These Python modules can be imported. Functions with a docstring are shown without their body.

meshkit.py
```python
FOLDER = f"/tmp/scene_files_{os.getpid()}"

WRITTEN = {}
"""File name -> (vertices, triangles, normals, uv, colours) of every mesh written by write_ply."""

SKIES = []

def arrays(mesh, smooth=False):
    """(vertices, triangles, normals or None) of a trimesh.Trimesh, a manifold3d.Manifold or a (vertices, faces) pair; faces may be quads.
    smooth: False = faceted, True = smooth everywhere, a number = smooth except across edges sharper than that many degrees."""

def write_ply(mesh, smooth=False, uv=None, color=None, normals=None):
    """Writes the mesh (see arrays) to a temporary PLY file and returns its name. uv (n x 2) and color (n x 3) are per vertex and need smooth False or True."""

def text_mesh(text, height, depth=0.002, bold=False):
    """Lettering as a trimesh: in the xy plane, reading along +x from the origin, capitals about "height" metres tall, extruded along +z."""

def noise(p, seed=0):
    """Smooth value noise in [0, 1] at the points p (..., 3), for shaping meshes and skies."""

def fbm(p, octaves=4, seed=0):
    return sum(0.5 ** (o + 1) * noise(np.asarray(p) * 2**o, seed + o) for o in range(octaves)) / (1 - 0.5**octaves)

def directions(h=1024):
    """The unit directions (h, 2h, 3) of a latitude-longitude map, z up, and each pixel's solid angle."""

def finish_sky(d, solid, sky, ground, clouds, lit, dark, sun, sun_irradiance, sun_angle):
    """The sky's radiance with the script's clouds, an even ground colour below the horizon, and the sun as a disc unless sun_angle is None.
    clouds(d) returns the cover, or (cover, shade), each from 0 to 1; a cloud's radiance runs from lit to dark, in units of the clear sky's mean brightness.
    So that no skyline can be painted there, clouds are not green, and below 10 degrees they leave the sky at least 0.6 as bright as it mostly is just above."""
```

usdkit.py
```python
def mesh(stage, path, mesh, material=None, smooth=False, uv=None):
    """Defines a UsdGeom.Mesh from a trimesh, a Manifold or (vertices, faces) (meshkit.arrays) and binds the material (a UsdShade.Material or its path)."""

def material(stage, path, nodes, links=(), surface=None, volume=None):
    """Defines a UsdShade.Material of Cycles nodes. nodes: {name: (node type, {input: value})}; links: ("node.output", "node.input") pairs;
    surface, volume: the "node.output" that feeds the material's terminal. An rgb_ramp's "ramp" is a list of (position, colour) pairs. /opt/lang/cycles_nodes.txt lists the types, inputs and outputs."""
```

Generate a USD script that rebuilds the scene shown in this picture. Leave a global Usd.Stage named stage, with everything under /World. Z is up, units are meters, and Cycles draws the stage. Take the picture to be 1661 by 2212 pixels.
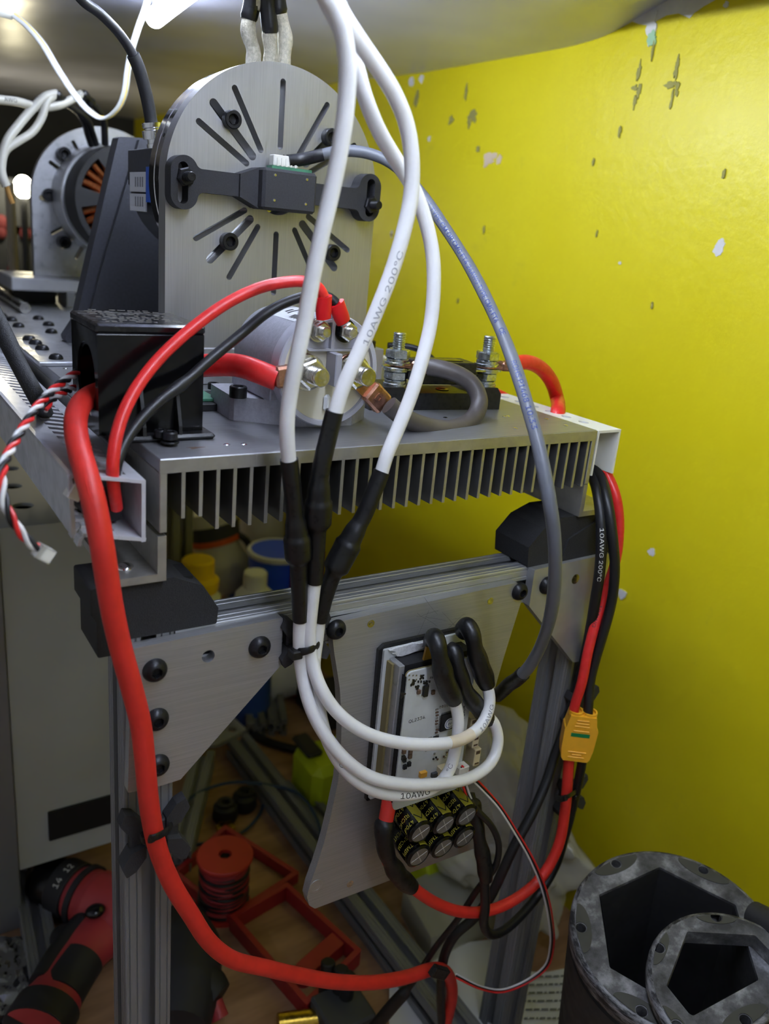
import math, random
import numpy as np, trimesh, usdkit, meshkit
from shapely.geometry import Polygon, Point, LineString, box as sbox
from shapely.ops import unary_union
from shapely import affinity
from pxr import Usd, UsdGeom, UsdLux, Gf, Sdf, UsdShade, Vt

# ---------------------------------------------------------------- camera, light, exposure
stage = Usd.Stage.CreateInMemory()
UsdGeom.SetStageUpAxis(stage, 'Z'); UsdGeom.SetStageMetersPerUnit(stage, 1.0)
UsdGeom.Xform.Define(stage, '/World'); UsdGeom.Scope.Define(stage, '/World/Looks')
PX_W, PX_H, PX_F = 1661.0, 2212.0, 1799.1
CAM = np.array([-112.594, -341.357, 101.719])                       # mm
CM = np.array([[0.8400997, -0.53496568, 0.08968953], [-0.09960107, -0.31467107, -0.94396067], [0.53320927, 0.7840879, -0.31763823]])
cam = UsdGeom.Camera.Define(stage, '/World/camera')
cam.CreateHorizontalApertureAttr(36.0); cam.CreateVerticalApertureAttr(36.0 * PX_H / PX_W)
cam.CreateFocalLengthAttr(36.0 * PX_F / PX_W)
cam.CreateClippingRangeAttr(Gf.Vec2f(0.01, 50))
cam.CreateFStopAttr(11.0); cam.CreateFocusDistanceAttr(0.46)
EXPOSURE = 0.0
cam.CreateExposureAttr(EXPOSURE)
r_, u_, b_ = CM[0], -CM[1], -CM[2]
cam.AddTransformOp().Set(Gf.Matrix4d(*r_, 0, *u_, 0, *b_, 0, *(CAM / 1000), 1))
DOME = 0.03
dome = UsdLux.DomeLight.Define(stage, '/World/room_glow')
dome.CreateIntensityAttr(DOME); dome.CreateColorAttr(Gf.Vec3f(0.86, 0.92, 1.0))
LED_POWER = 50.0

# ---------------------------------------------------------------- picking points: a pixel of the picture seen on a known plane
AX = {'X': 0, 'Y': 1, 'Z': 2}
def ray(px, py): return CM.T @ np.array([(px - PX_W / 2) / PX_F, (py - PX_H / 2) / PX_F, 1.0])
def at(px, py, ax, v):
    d = ray(px, py); i = AX[ax]
    return CAM + d * ((v - CAM[i]) / d[i])
def aty(px, py, y): return at(px, py, 'Y', y)
def atz(px, py, z): return at(px, py, 'Z', z)
def path(ps):                                                        # (px, py, y) or (px, py, 'Z', z)
    return np.array([at(p[0], p[1], 'Y', p[2]) if len(p) == 3 else at(*p) for p in ps])
def unit(v): v = np.asarray(v, float); return v / np.linalg.norm(v)

# ---------------------------------------------------------------- mesh helpers (millimetres)
def cat(*ms):
    out = []
    for m in ms: out += m if isinstance(m, list) else [m]
    return trimesh.util.concatenate(out)
def bx(x0, x1, y0, y1, z0, z1, c=0.0):
    x0, x1 = sorted((x0, x1)); y0, y1 = sorted((y0, y1)); z0, z1 = sorted((z0, z1))
    if c <= 0:
        m = trimesh.creation.box([x1 - x0, y1 - y0, z1 - z0]); m.apply_translation([(x0 + x1) / 2, (y0 + y1) / 2, (z0 + z1) / 2]); return m
    c = min(c, (x1 - x0) / 2.01, (y1 - y0) / 2.01, (z1 - z0) / 2.01); pts = []
    for x, sx in ((x0, 1), (x1, -1)):
        for y, sy in ((y0, 1), (y1, -1)):
            for z, sz in ((z0, 1), (z1, -1)):
                pts += [(x + sx * c, y + sy * c, z), (x + sx * c, y, z + sz * c), (x, y + sy * c, z + sz * c)]
    return trimesh.convex.convex_hull(np.array(pts))
def frame(o, u, v, w=None):
    u = unit(u); v = np.asarray(v, float); v = unit(v - u * (v @ u)); w = np.cross(u, v)
    T = np.eye(4); T[:3, 0], T[:3, 1], T[:3, 2], T[:3, 3] = u, v, w, o; return T
def moved(m, T): m = m.copy(); m.apply_transform(T); return m
def perp(d):
    d = unit(d); a = np.array([0, 0, 1.0]) if abs(d[2]) < 0.9 else np.array([1.0, 0, 0])
    u = unit(np.cross(a, d)); return u, np.cross(d, u)
def lathe(prof, o, d, n=32, a0=0.0):
    """prof: (radius, height along d) from bottom to top"""
    d = unit(d); u, v = perp(d); t = a0 + np.arange(n) * 2 * np.pi / n; prof = [tuple(p) for p in prof]
    V = []; F = []; ring = []
    for r, h in prof:
        if r < 1e-6: ring.append([len(V)]); V.append(np.asarray(o) + d * h)
        else:
            ring.append(list(range(len(V), len(V) + n)))
            V += list(np.asarray(o) + d * h + r * (np.cos(t)[:, None] * u + np.sin(t)[:, None] * v))
    for A, B in zip(ring[:-1], ring[1:]):
        for i in range(n):
            j = (i + 1) % n
            if len(A) == 1 and len(B) == 1: continue
            if len(A) == 1: F.append((A[0], B[j], B[i]))
            elif len(B) == 1: F.append((A[i], A[j], B[0]))
            else: F += [(A[i], A[j], B[j]), (A[i], B[j], B[i])]
    m = trimesh.Trimesh(np.array(V), np.array(F), process=False)
    return m
def cyl(p0, p1, r, n=32, c=0.0):
    p0 = np.asarray(p0, float); L = np.linalg.norm(np.asarray(p1) - p0); c = min(c, r * .49, L * .49)
    pr = [(0, 0), (r - c, 0), (r, c), (r, L - c), (r - c, L), (0, L)] if c > 0 else [(0, 0), (r, 0), (r, L), (0, L)]
    return lathe(pr, p0, np.asarray(p1) - p0, n)
def ring(p0, d, r0, r1, h, n=32, c=0.0):
    return lathe([(r0, 0), (r1 - c, 0), (r1, c), (r1, h - c), (r1 - c, h), (r0, h), (r0, 0)], p0, d, n)
def extr(poly, T, h):
    """a shapely polygon in the plane of T, raised by h along T's third axis"""
    gs = getattr(poly, 'geoms', [poly])
    m = cat(*[trimesh.creation.extrude_polygon(g, h, engine='earcut') for g in gs if g.area > 1e-6])
    m.apply_transform(T); return m
XZ = lambda y: frame([0, y, 0], [1, 0, 0], [0, 0, 1])                # poly in (x, z); raised towards -Y
def slab_xz(poly, y0, y1): return extr(poly, XZ(max(y0, y1)), abs(y1 - y0))
def slab_xy(poly, z0, z1): return extr(poly, frame([0, 0, min(z0, z1)], [1, 0, 0], [0, 1, 0]), abs(z1 - z0))
def slab_yz(poly, x0, x1): return extr(poly, frame([min(x0, x1), 0, 0], [0, 1, 0], [0, 0, 1]), abs(x1 - x0))
def curve(P, step=2.0):
    """centripetal Catmull-Rom through P, sampled every step mm"""
    P = np.asarray(P, float)
    if len(P) == 2: n = max(2, int(np.linalg.norm(P[1] - P[0]) / step)); return P[0] + np.linspace(0, 1, n)[:, None] * (P[1] - P[0])
    Q = np.vstack([2 * P[0] - P[1], P, 2 * P[-1] - P[-2]]); out = []
    for i in range(1, len(Q) - 2):
        p0, p1, p2, p3 = Q[i - 1:i + 3]; a = 0.5
        t1 = np.linalg.norm(p1 - p0) ** a + 1e-9; t2 = t1 + np.linalg.norm(p2 - p1) ** a + 1e-9; t3 = t2 + np.linalg.norm(p3 - p2) ** a + 1e-9
        t = np.linspace(t1, t2, 14, endpoint=False)[:, None]
        A1 = (t1 - t) / t1 * p0 + t / t1 * p1; A2 = (t2 - t) / (t2 - t1) * p1 + (t - t1) / (t2 - t1) * p2; A3 = (t3 - t) / (t3 - t2) * p2 + (t - t2) / (t3 - t2) * p3
        B1 = (t2 - t) / t2 * A1 + t / t2 * A2; B2 = (t3 - t) / (t3 - t1) * A2 + (t - t1) / (t3 - t1) * A3
        out.append((t2 - t) / (t2 - t1) * B1 + (t - t1) / (t2 - t1) * B2)
    C = np.vstack(out + [P[-1:]]); s = np.r_[0, np.cumsum(np.linalg.norm(np.diff(C, axis=0), axis=1))]
    n = max(3, int(s[-1] / step)); q = np.linspace(0, s[-1], n)
    C = np.stack([np.interp(q, s, C[:, k]) for k in range(3)], 1)
    for _ in range(2): C[1:-1] = 0.25 * C[:-2] + 0.5 * C[1:-1] + 0.25 * C[2:]
    return C
def arclen(C): return np.r_[0, np.cumsum(np.linalg.norm(np.diff(C, axis=0), axis=1))]
def cut(C, a, b):
    """the stretch of a sampled curve between fractions a and b"""
    s = arclen(C); q = np.linspace(a * s[-1], b * s[-1], max(3, int(len(C) * (b - a)) + 1))
    return np.stack([np.interp(q, s, C[:, k]) for k in range(3)], 1)
def frac(C, P):
    s = arclen(C); return s[np.argmin(np.linalg.norm(C - np.asarray(P), axis=1))] / s[-1]
def tube(C, r, n=16, flat=None, up=None, caps=True):
    """C sampled centre line; r radius or radii; flat=(a,b): section half axes factors with 'up' direction"""
    C = np.asarray(C, float); N = len(C); r = np.broadcast_to(r, (N,)).astype(float)
    T = np.gradient(C, axis=0); T /= np.linalg.norm(T, axis=1, keepdims=True) + 1e-12
    U = np.zeros_like(C); u = perp(T[0])[0] if up is None else np.asarray(up, float)
    for i in range(N):
        if up is not None: u = np.asarray(up, float)
        u = u - T[i] * (u @ T[i]); u = u / (np.linalg.norm(u) + 1e-12); U[i] = u
    B = np.cross(T, U); t = np.arange(n) * 2 * np.pi / n; fa, fb = flat or (1, 1)
    V = (C[:, None] + r[:, None, None] * (fa * np.cos(t)[None, :, None] * U[:, None] + fb * np.sin(t)[None, :, None] * B[:, None])).reshape(-1, 3)
    i, j = np.meshgrid(np.arange(N - 1), np.arange(n), indexing='ij'); k = (j + 1) % n
    q = np.stack([i * n + j, i * n + k, (i + 1) * n + k, (i + 1) * n + j], -1).reshape(-1, 4)
    F = np.vstack([q[:, [0, 1, 2]], q[:, [0, 2, 3]]])
    if caps:
        V = np.vstack([V, C[0], C[-1]]); a, b = N * n, N * n + 1; jj = np.arange(n); kk = (jj + 1) % n
        F = np.vstack([F, np.stack([np.full(n, a), kk, jj], 1), np.stack([np.full(n, b), (N - 1) * n + jj, (N - 1) * n + kk], 1)])
    return trimesh.Trimesh(V, F, process=False)
def ball(c, r, s=(1, 1, 1), sub=3):
    m = trimesh.creation.icosphere(sub, 1.0); m.vertices = m.vertices * (np.asarray(s) * r) + np.asarray(c); return m
def hexpoly(af): R = af / math.sqrt(3); return Polygon([(R * math.cos(math.radians(60 * k)), R * math.sin(math.radians(60 * k))) for k in range(6)])
def nut(o, d, af, h, a0=0.3):
    R = af / math.sqrt(3); c = min(0.16 * R, h * .3)
    m = lathe([(0, 0), (R - c, 0), (R, c * .6), (R, h - c * .6), (R - c, h), (0, h)], o, d, 6, a0); return m
def washer(o, d, r, h): return lathe([(0, 0), (r - .15, 0), (r, .15), (r, h - .15), (r - .15, h), (0, h)], o, d, 28)
def thread(o, d, r, L, pitch=1.2, n=22):
    pr = [(0, 0)]; h = 0
    while h < L - pitch: pr += [(r, h + .1 * pitch), (r, h + .35 * pitch), (r * .86, h + .6 * pitch), (r * .86, h + .8 * pitch)]; h += pitch
    pr += [(r, h), (r, L - .6), (r - .5, L), (0, L)]
    return lathe(pr, o, d, n)
def hexcup(o, d, af, depth, r, n=6):
    """an inward hex socket: walls and floor, seen from +d"""
    R = af / math.sqrt(3); u, v = perp(d)
    return lathe([(R, 0), (R, -depth), (0, -depth * 1.1)], o, d, 6)
def flip(m): m = m.copy(); m.faces = m.faces[:, ::-1]; return m
def button(o, d, r, h):
    """button-head screw with a hex socket; o on the seat, d outward"""
    pr = [(0, 0), (r, 0), (r, .12 * h), (r * .97, .35 * h), (r * .86, .65 * h), (r * .68, .9 * h), (r * .5, h)]
    m = lathe(pr, o, d, 28); R = r * .42
    lip = lathe([(r * .5, 0), (R, 0.0)], np.asarray(o) + unit(d) * h, d, 28)
    cup = lathe([(R, 0), (R * .98, -.1)], np.asarray(o) + unit(d) * h, d, 28)
    hx = lathe([(R, -.1), (R * .92, -.62 * h), (0, -.7 * h)], np.asarray(o) + unit(d) * h, d, 6, .4)
    return cat(m, lip, cup, hx)
def caphead(o, d, r, h):
    """socket-head cap screw"""
    o = np.asarray(o, float); d = unit(d); R = r * .55
    m = lathe([(0, 0), (r, 0), (r, h - .5), (r - .5, h), (R * 1.08, h)], o, d, 32)
    hx = lathe([(R * 1.08, h), (R, h - .3), (R, h * .45), (0, h * .4)], o, d, 6, .25)
    return cat(m, hx)
def text_on(text, h, o, u, v, depth=.15, bold=False, mid=False):
    m = meshkit.text_mesh(text, h, depth, bold)
    if mid: m.apply_translation([-m.bounds[:, 0].mean(), -h / 2, 0])
    m.apply_transform(frame(o, u, v)); return m
def text_cable(C, r, text, h, s0, flipx=False, turn=0.0, gap=0.0, face=None):
    """print running along a cable, wrapped onto its surface on the side towards `face`"""
    s = arclen(C); T = np.gradient(C, axis=0); T /= np.linalg.norm(T, axis=1, keepdims=True)
    m = meshkit.text_mesh(text, h, .12); m = m.subdivide().subdivide() if len(m.vertices) < 6000 else m
    x, y, z = np.array(m.vertices).T; y = y - h / 2; x = x * (1 + gap)
    if flipx: x = -x; y = -y
    q = np.clip(s0 + x, 0, s[-1])
    P = np.stack([np.interp(q, s, C[:, k]) for k in range(3)], 1); t = np.stack([np.interp(q, s, T[:, k]) for k in range(3)], 1)
    t /= np.linalg.norm(t, axis=1, keepdims=True)
    w = (CAM if face is None else np.asarray(face)) - P; w -= t * (w * t).sum(1)[:, None]; w /= np.linalg.norm(w, axis=1, keepdims=True)
    b = np.cross(w, t); a = turn + y / r
    m.vertices = P + (r + .02 + z * .5)[:, None] * (np.cos(a)[:, None] * w + np.sin(a)[:, None] * b)
    return m
def patch(cx, cy, r, seed, n=26, rough=.35, sx=1, sy=1):
    """an irregular outline"""
    t = np.arange(n) * 2 * np.pi / n
    k = 1 + rough * 2 * (meshkit.noise(np.stack([np.cos(t) * 1.7 + seed * 7.3, np.sin(t) * 1.7, t * 0 + seed], 1)) - .5) + rough * (meshkit.noise(np.stack([np.cos(t) * 5 + seed, np.sin(t) * 5, t * 0 + seed], 1)) - .5)
    return Polygon(np.stack([cx + sx * r * k * np.cos(t), cy + sy * r * k * np.sin(t)], 1)).buffer(0)

# ---------------------------------------------------------------- things, parts, sub-parts
USED = {}
def numbered(path_):
    k = USED.get(path_, 0); USED[path_] = k + 1
    return path_ if k == 0 else f'{path_}_{k:03d}'
def keys(prim, **kw):
    for k, v in kw.items():
        if v: prim.SetCustomDataByKey(k, v)
GROUPS = {'phase_cable': 'thick white phase cables', 'loose_profile': 'slotted profiles lying on the floor', 'frame_post': 'upright frame posts', 'printed_support': 'rough black printed feet', 'angle_rail': 'angle rails under the heatsink', 'wire_duct': 'wire ducts along the bench',
 'corner_plate': 'corner plates of the frame', 'motor_plate': 'round-topped motor plates', 'mounting_block': 'blocks under the motor plates', 'cable_clip': 'printed cable clips', 'coil_wire': 'thin wires with red crimp terminals', 'sense_lead': 'thin leads behind the fuse holder',
 'battery_lead': 'leads into the top of the yellow connector', 'controller_lead': 'leads out of the bottom of the yellow connector', 'twisted_lead': 'twisted three-wire leads', 'red_tray': 'red plastic trays on the floor', 'paper_sheet': 'paper sheets on the floor', 'black_knob': 'black knobs on the floor',
 'blue_wire': 'thin dark blue wires', 'printed_flange': 'black printed flanges', 'loose_screw': 'loose socket screws by the sensor'}
class Thing:
    def __init__(s, name, label=None, cat=None, group=None, kind=None):
        s.path = numbered('/World/' + name); s.label, s.cat_, s.group, s.kind = label, cat, group or GROUPS.get(name), kind; s.parts = []
    def part(s, name, mesh, mat, smooth=35, under=None, label=None, kind=None):
        s.parts.append((name, mesh, mat, smooth, under, label, kind)); return len(s.parts) - 1
    def done(s, base=None):
        if base is None:
            lo = np.min([p[1].bounds[0] for p in s.parts], 0); hi = np.max([p[1].bounds[1] for p in s.parts], 0); base = np.array([(lo[0] + hi[0]) / 2, (lo[1] + hi[1]) / 2, lo[2]])
        base = np.asarray(base, float)
        x = UsdGeom.Xform.Define(stage, s.path); x.AddTranslateOp().Set(Gf.Vec3d(*(base / 1000)))
        keys(x.GetPrim(), label=s.label, category=s.cat_, group=s.group, kind=s.kind); paths = []
        for name, mesh, mat, smooth, under, label, kind in s.parts:
            p = numbered((s.path if under is None else paths[under]) + '/' + name); paths.append(p)
            m = mesh.copy(); m.vertices = (np.asarray(m.vertices) - base) / 1000
            o = usdkit.mesh(stage, p, m, M[mat], smooth=smooth); keys(o.GetPrim(), label=label, kind=kind)
        s.base = base; return s
def solo(name, label, cat_, mesh, mat, smooth=35, group=None, kind=None):
    """a thing that is one mesh"""
    p = numbered('/World/' + name); m = mesh.copy(); b = m.bounds; base = np.array([(b[0][0] + b[1][0]) / 2, (b[0][1] + b[1][1]) / 2, b[0][2]])
    m.vertices = (np.asarray(m.vertices) - base) / 1000
    o = usdkit.mesh(stage, p, m, M[mat], smooth=smooth); o.AddTranslateOp().Set(Gf.Vec3d(*(base / 1000)))
    keys(o.GetPrim(), label=label, category=cat_, group=group or GROUPS.get(name), kind=kind); return p
def copy_of(t, base, label=None, rotz=0.0, group=None):
    stem = t.path.rpartition('/')[2]; p = numbered('/World/' + stem)
    x = UsdGeom.Xform.Define(stage, p); x.AddTranslateOp().Set(Gf.Vec3d(*(np.asarray(base, float) / 1000)))
    if rotz: x.AddRotateZOp().Set(rotz)
    x.GetPrim().GetReferences().AddInternalReference(t.path); x.GetPrim().SetInstanceable(True)
    keys(x.GetPrim(), label=label or t.label, category=t.cat_, group=group or t.group); return p

# ---------------------------------------------------------------- materials
M = {}
def mat(name, col, rough=.5, metal=0.0, var=0.0, vs=60, col2=None, bump=0.0, bs=400, stretch=(1, 1, 1), rv=0.0, detail=4, coat=0.0, spec=.5, ramp=(.35, .65), trans=0.0, emis=None, world=False, bdist=.0004, alpha=1.0, extra=None):
    """one principled surface with noise-driven colour, roughness and relief; stretch draws the grain out"""
    N = {'p': ('principled_bsdf', {'base_color': col, 'roughness': rough, 'metallic': metal, 'coat_weight': coat, 'specular_ior_level': spec})}
    L = []
    if trans: N['p'][1]['transmission_weight'] = trans
    if alpha < 1: N['p'][1]['alpha'] = alpha
    if emis: N['p'][1]['emission_color'] = emis[0]; N['p'][1]['emission_strength'] = emis[1]
    if var or bump or rv or col2:
        if world: N['g'] = ('geometry', {}); src = 'g.position'
        else: N['g'] = ('texture_coordinate', {}); src = 'g.object'
        N['m'] = ('mapping', {'scale': stretch}); L.append((src, 'm.vector'))
    if var or col2 is not None:
        c2 = col2 if col2 is not None else tuple(min(1, max(0, c * (1 + var))) for c in col); c1 = col if col2 is not None else tuple(max(0, c * (1 - var)) for c in col)
        N['n'] = ('noise_texture', {'scale': float(vs), 'detail': float(detail), 'roughness': .6}); N['r'] = ('rgb_ramp', {'ramp': [(ramp[0], c1), (ramp[1], c2)]})
        L += [('m.vector', 'n.vector'), ('n.fac', 'r.fac'), ('r.color', 'p.base_color')]
    if rv:
        N['n3'] = ('noise_texture', {'scale': float(vs) * 1.7, 'detail': 5.0}); N['mr'] = ('map_range', {'from_min': .3, 'from_max': .7, 'to_min': max(.02, rough - rv), 'to_max': min(1, rough + rv), 'clamp': True})
        L += [('m.vector', 'n3.vector'), ('n3.fac', 'mr.value'), ('mr.result', 'p.roughness')]
    if bump:
        N['n2'] = ('noise_texture', {'scale': float(bs), 'detail': 3.0}); N['b'] = ('bump', {'strength': bump, 'distance': bdist})
        L += [('m.vector', 'n2.vector'), ('n2.fac', 'b.height'), ('b.normal', 'p.normal')]
    if extra: extra(N, L)
    M[name] = usdkit.material(stage, '/World/Looks/' + name, N, L, surface='p.BSDF')
def S(r, g, b): return tuple((c / 255 / 12.92 if c / 255 <= .04045 else ((c / 255 + .055) / 1.055) ** 2.4) for c in (r, g, b))
# metals
mat('aluminium_plate', S(176, 176, 176), .46, .85, var=.06, vs=260, stretch=(6, 6, .08), bump=.16, bs=300, rv=.07, bdist=.0001)      # brushed up and down
mat('aluminium_brushed', S(176, 177, 179), .48, .75, var=.08, vs=230, stretch=(.1, 6, 6), bump=.22, bs=260, rv=.09, bdist=.00012)       # brushed along x
mat('aluminium', S(184, 185, 188), .42, .8, var=.06, vs=90, bump=.12, bs=900, rv=.12, bdist=.0001)
mat('aluminium_satin', S(172, 173, 177), .5, .7, var=.07, vs=40, bump=.2, bs=1500, rv=.12, bdist=.0001)
mat('aluminium_edge', S(170, 172, 175), .5, 1, var=.25, vs=120, stretch=(1, 1, 4), bump=.5, bs=500, bdist=.0003)
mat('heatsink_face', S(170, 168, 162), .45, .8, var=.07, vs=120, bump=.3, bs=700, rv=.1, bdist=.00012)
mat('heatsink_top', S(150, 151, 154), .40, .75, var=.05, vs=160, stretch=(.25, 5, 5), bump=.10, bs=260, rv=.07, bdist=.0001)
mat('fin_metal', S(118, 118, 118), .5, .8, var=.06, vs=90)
mat('extrusion', S(132, 134, 138), .5, .35)
mat('extrusion_beam', S(176, 178, 181), .38, .6)
mat('steel', S(205, 203, 196), .22, 1, var=.08, vs=200, rv=.06)
mat('zinc', S(196, 202, 204), .26, 1, var=.12, vs=160, rv=.1)
mat('chrome', S(225, 226, 230), .09, 1)
mat('gold_pin', S(214, 182, 96), .25, 1)
mat('copper_lug', S(176, 130, 108), .32, .9, var=.2, vs=160, bump=.25, bs=350, rv=.1)
mat('copper_winding', S(176, 108, 66), .3, 1, var=.3, vs=500, stretch=(1, 6, 1))
mat('black_steel', S(30, 30, 33), .38, .4, rv=.1, vs=300, bump=.15, bs=2500, bdist=.0001)
mat('brass', S(205, 170, 70), .25, 1, rv=.06, vs=100)
# plastics
mat('printed_black', S(45, 45, 48), .72, 0, var=.12, vs=900, bump=.7, bs=1700, bdist=.00025)
mat('printed_veiled', S(62, 63, 69), .66, 0, var=.14, vs=500, bump=.55, bs=1400, bdist=.0002)  # black plastic, its colour lightened to stand in for lens glare
mat('foot_black', S(34, 34, 36), .8, 0, var=.25, vs=1400, bump=.9, bs=1800, bdist=.00035)
mat('gloss_black', S(10, 10, 11), .14, 0, coat=0, spec=.35, rv=.05, vs=60)
mat('gloss_black_lid', S(16, 16, 18), .2, 0, rv=.08, vs=120)
mat('black_plastic', S(20, 20, 22), .35, 0, rv=.08, vs=200)
mat('black_matte', S(24, 24, 26), .6, 0, bump=.2, bs=1500)
mat('black_cable', S(22, 22, 25), .42, 0, rv=.06, vs=150)
mat('shrink', S(14, 14, 16), .4, 0, bump=.35, bs=130, rv=.1, vs=150, bdist=.0006)
mat('braid_black', S(22, 22, 23), .7, 0, bump=.8, bs=1500, bdist=.0004)
mat('white_cable', S(228, 227, 228), .3, 0, var=.05, vs=40, rv=.05)
mat('stained_cable', S(214, 200, 178), .33, 0, var=.06, vs=60)
mat('white_plastic', S(224, 222, 214), .4, 0, var=.03, vs=100)
mat('print_grey', S(138, 138, 144), .6)
mat('print_dark', S(48, 46, 50), .6)
mat('print_blue', S(44, 62, 120), .6)
mat('print_white', S(214, 214, 210), .6)
mat('print_faint', S(112, 108, 98), .6)
mat('print_gold', S(188, 176, 60), .45)
mat('gold_band', S(186, 178, 60), .32, .3)
mat('red_cable', S(214, 42, 40), .34, 0, rv=.05, vs=150, var=.06)
mat('red_silicone', S(206, 44, 34), .46, 0, var=.08, vs=90)
mat('red_vinyl', S(216, 24, 34), .28, 0)
mat('grey_cable', S(96, 99, 106), .42, 0, var=.05, vs=70, bump=.3, bs=90, bdist=.0006)
mat('brown_grey_cable', S(76, 70, 68), .44, 0, var=.12, vs=90, stretch=(1, 1, 1))
mat('beige_sleeve', S(182, 176, 156), .7, 0, var=.2, vs=500, bump=.9, bs=1300, bdist=.0005)
mat('cream_cable', S(178, 175, 164), .4, 0, var=.05, vs=60)
mat('tan_brown', S(150, 110, 50), .5)
mat('duct_grey', S(192, 192, 198), .3, 0, coat=.25, var=.04, vs=60, rv=.06)
mat('duct_white', S(226, 226, 222), .4, 0)
mat('cast_grey', S(164, 164, 172), .5, .35, var=.08, vs=500, bump=.5, bs=2200, bdist=.0002)
mat('moulded_grey', S(170, 170, 180), .42, 0, var=.03, vs=80)
mat('epoxy', S(216, 210, 190), .14, 0, coat=.5, var=.03, vs=60, bump=.25, bs=60, bdist=.001)
mat('label_paper', S(222, 224, 228), .35, 0)
mat('label_blue', S(36, 92, 190), .4, 0)
mat('pcb_white', S(190, 193, 193), .36, 0, var=.05, vs=120)
mat('pcb_green', S(70, 128, 100), .4, 0, var=.1, vs=300)
mat('pcb_edge', S(120, 108, 70), .6)
mat('chip_black', S(22, 22, 24), .4)
mat('component_brown', S(92, 70, 54), .5)
mat('solder', S(200, 200, 196), .25, 1)
mat('tantalum', S(206, 150, 52), .45)
mat('connector_cream', S(222, 208, 176), .45)
mat('kapton', S(150, 112, 40), .3, 0)
mat('cap_can', S(150, 148, 146), .36, .7, var=.08, vs=300)
mat('cap_groove', S(205, 205, 205), .4, .5)
mat('xt_yellow', S(236, 172, 40), .36, 0, var=.04, vs=200)
mat('xt_green', S(0, 122, 66), .5)
mat('heatsink_paste', S(206, 206, 208), .7, 0, var=.15, vs=700, bump=1, bs=900)
# things on the floor
mat('panel_white', S(178, 183, 180), .5, 0, var=.03, vs=12)
mat('panel_black', S(12, 12, 13), .8, 0, bump=.5, bs=900)
mat('wood_board', S(142, 106, 76), .6, 0, col2=S(178, 140, 106), vs=9, stretch=(1.2, 6, 1), bump=.15, bs=60, rv=.1, detail=8)
mat('spool_red', S(180, 46, 34), .45)
mat('wire_red_dark', S(150, 38, 42), .5)
mat('tray_red', S(158, 36, 42), .4, 0, rv=.08, vs=60)
mat('drill_red', S(172, 56, 60), .45, 0, var=.04, vs=100)
mat('drill_rubber', S(34, 34, 38), .6, 0, bump=.3, bs=700)
mat('drill_gloss', S(16, 16, 18), .18, 0)
mat('paper', S(226, 228, 230), .8, 0)
mat('paper_print', S(120, 124, 128), .8)
mat('lime', S(178, 196, 24), .5, 0, var=.05, vs=60)
mat('blue_wire', S(40, 62, 92), .5)
mat('bottle_yellow', S(240, 200, 24), .4)
mat('bottle_white', S(226, 228, 228), .4)
mat('bottle_blue', S(52, 84, 160), .35)
mat('tub_blue', S(44, 92, 240), .3, 0)
mat('tool_ivory', S(226, 222, 204), .45)
mat('tool_orange', S(224, 96, 30), .5)
mat('tool_grey', S(64, 66, 68), .55)
mat('box_red', S(150, 24, 34), .5)
mat('foil', S(190, 192, 196), .14, 1, bump=.5, bs=18, bdist=.004)
mat('flange_black', S(40, 40, 41), .62, 0, bump=.25, bs=500, rv=.1, vs=60)
mat('flange_olive', S(60, 60, 54), .7, 0, var=.08, vs=80)
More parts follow.
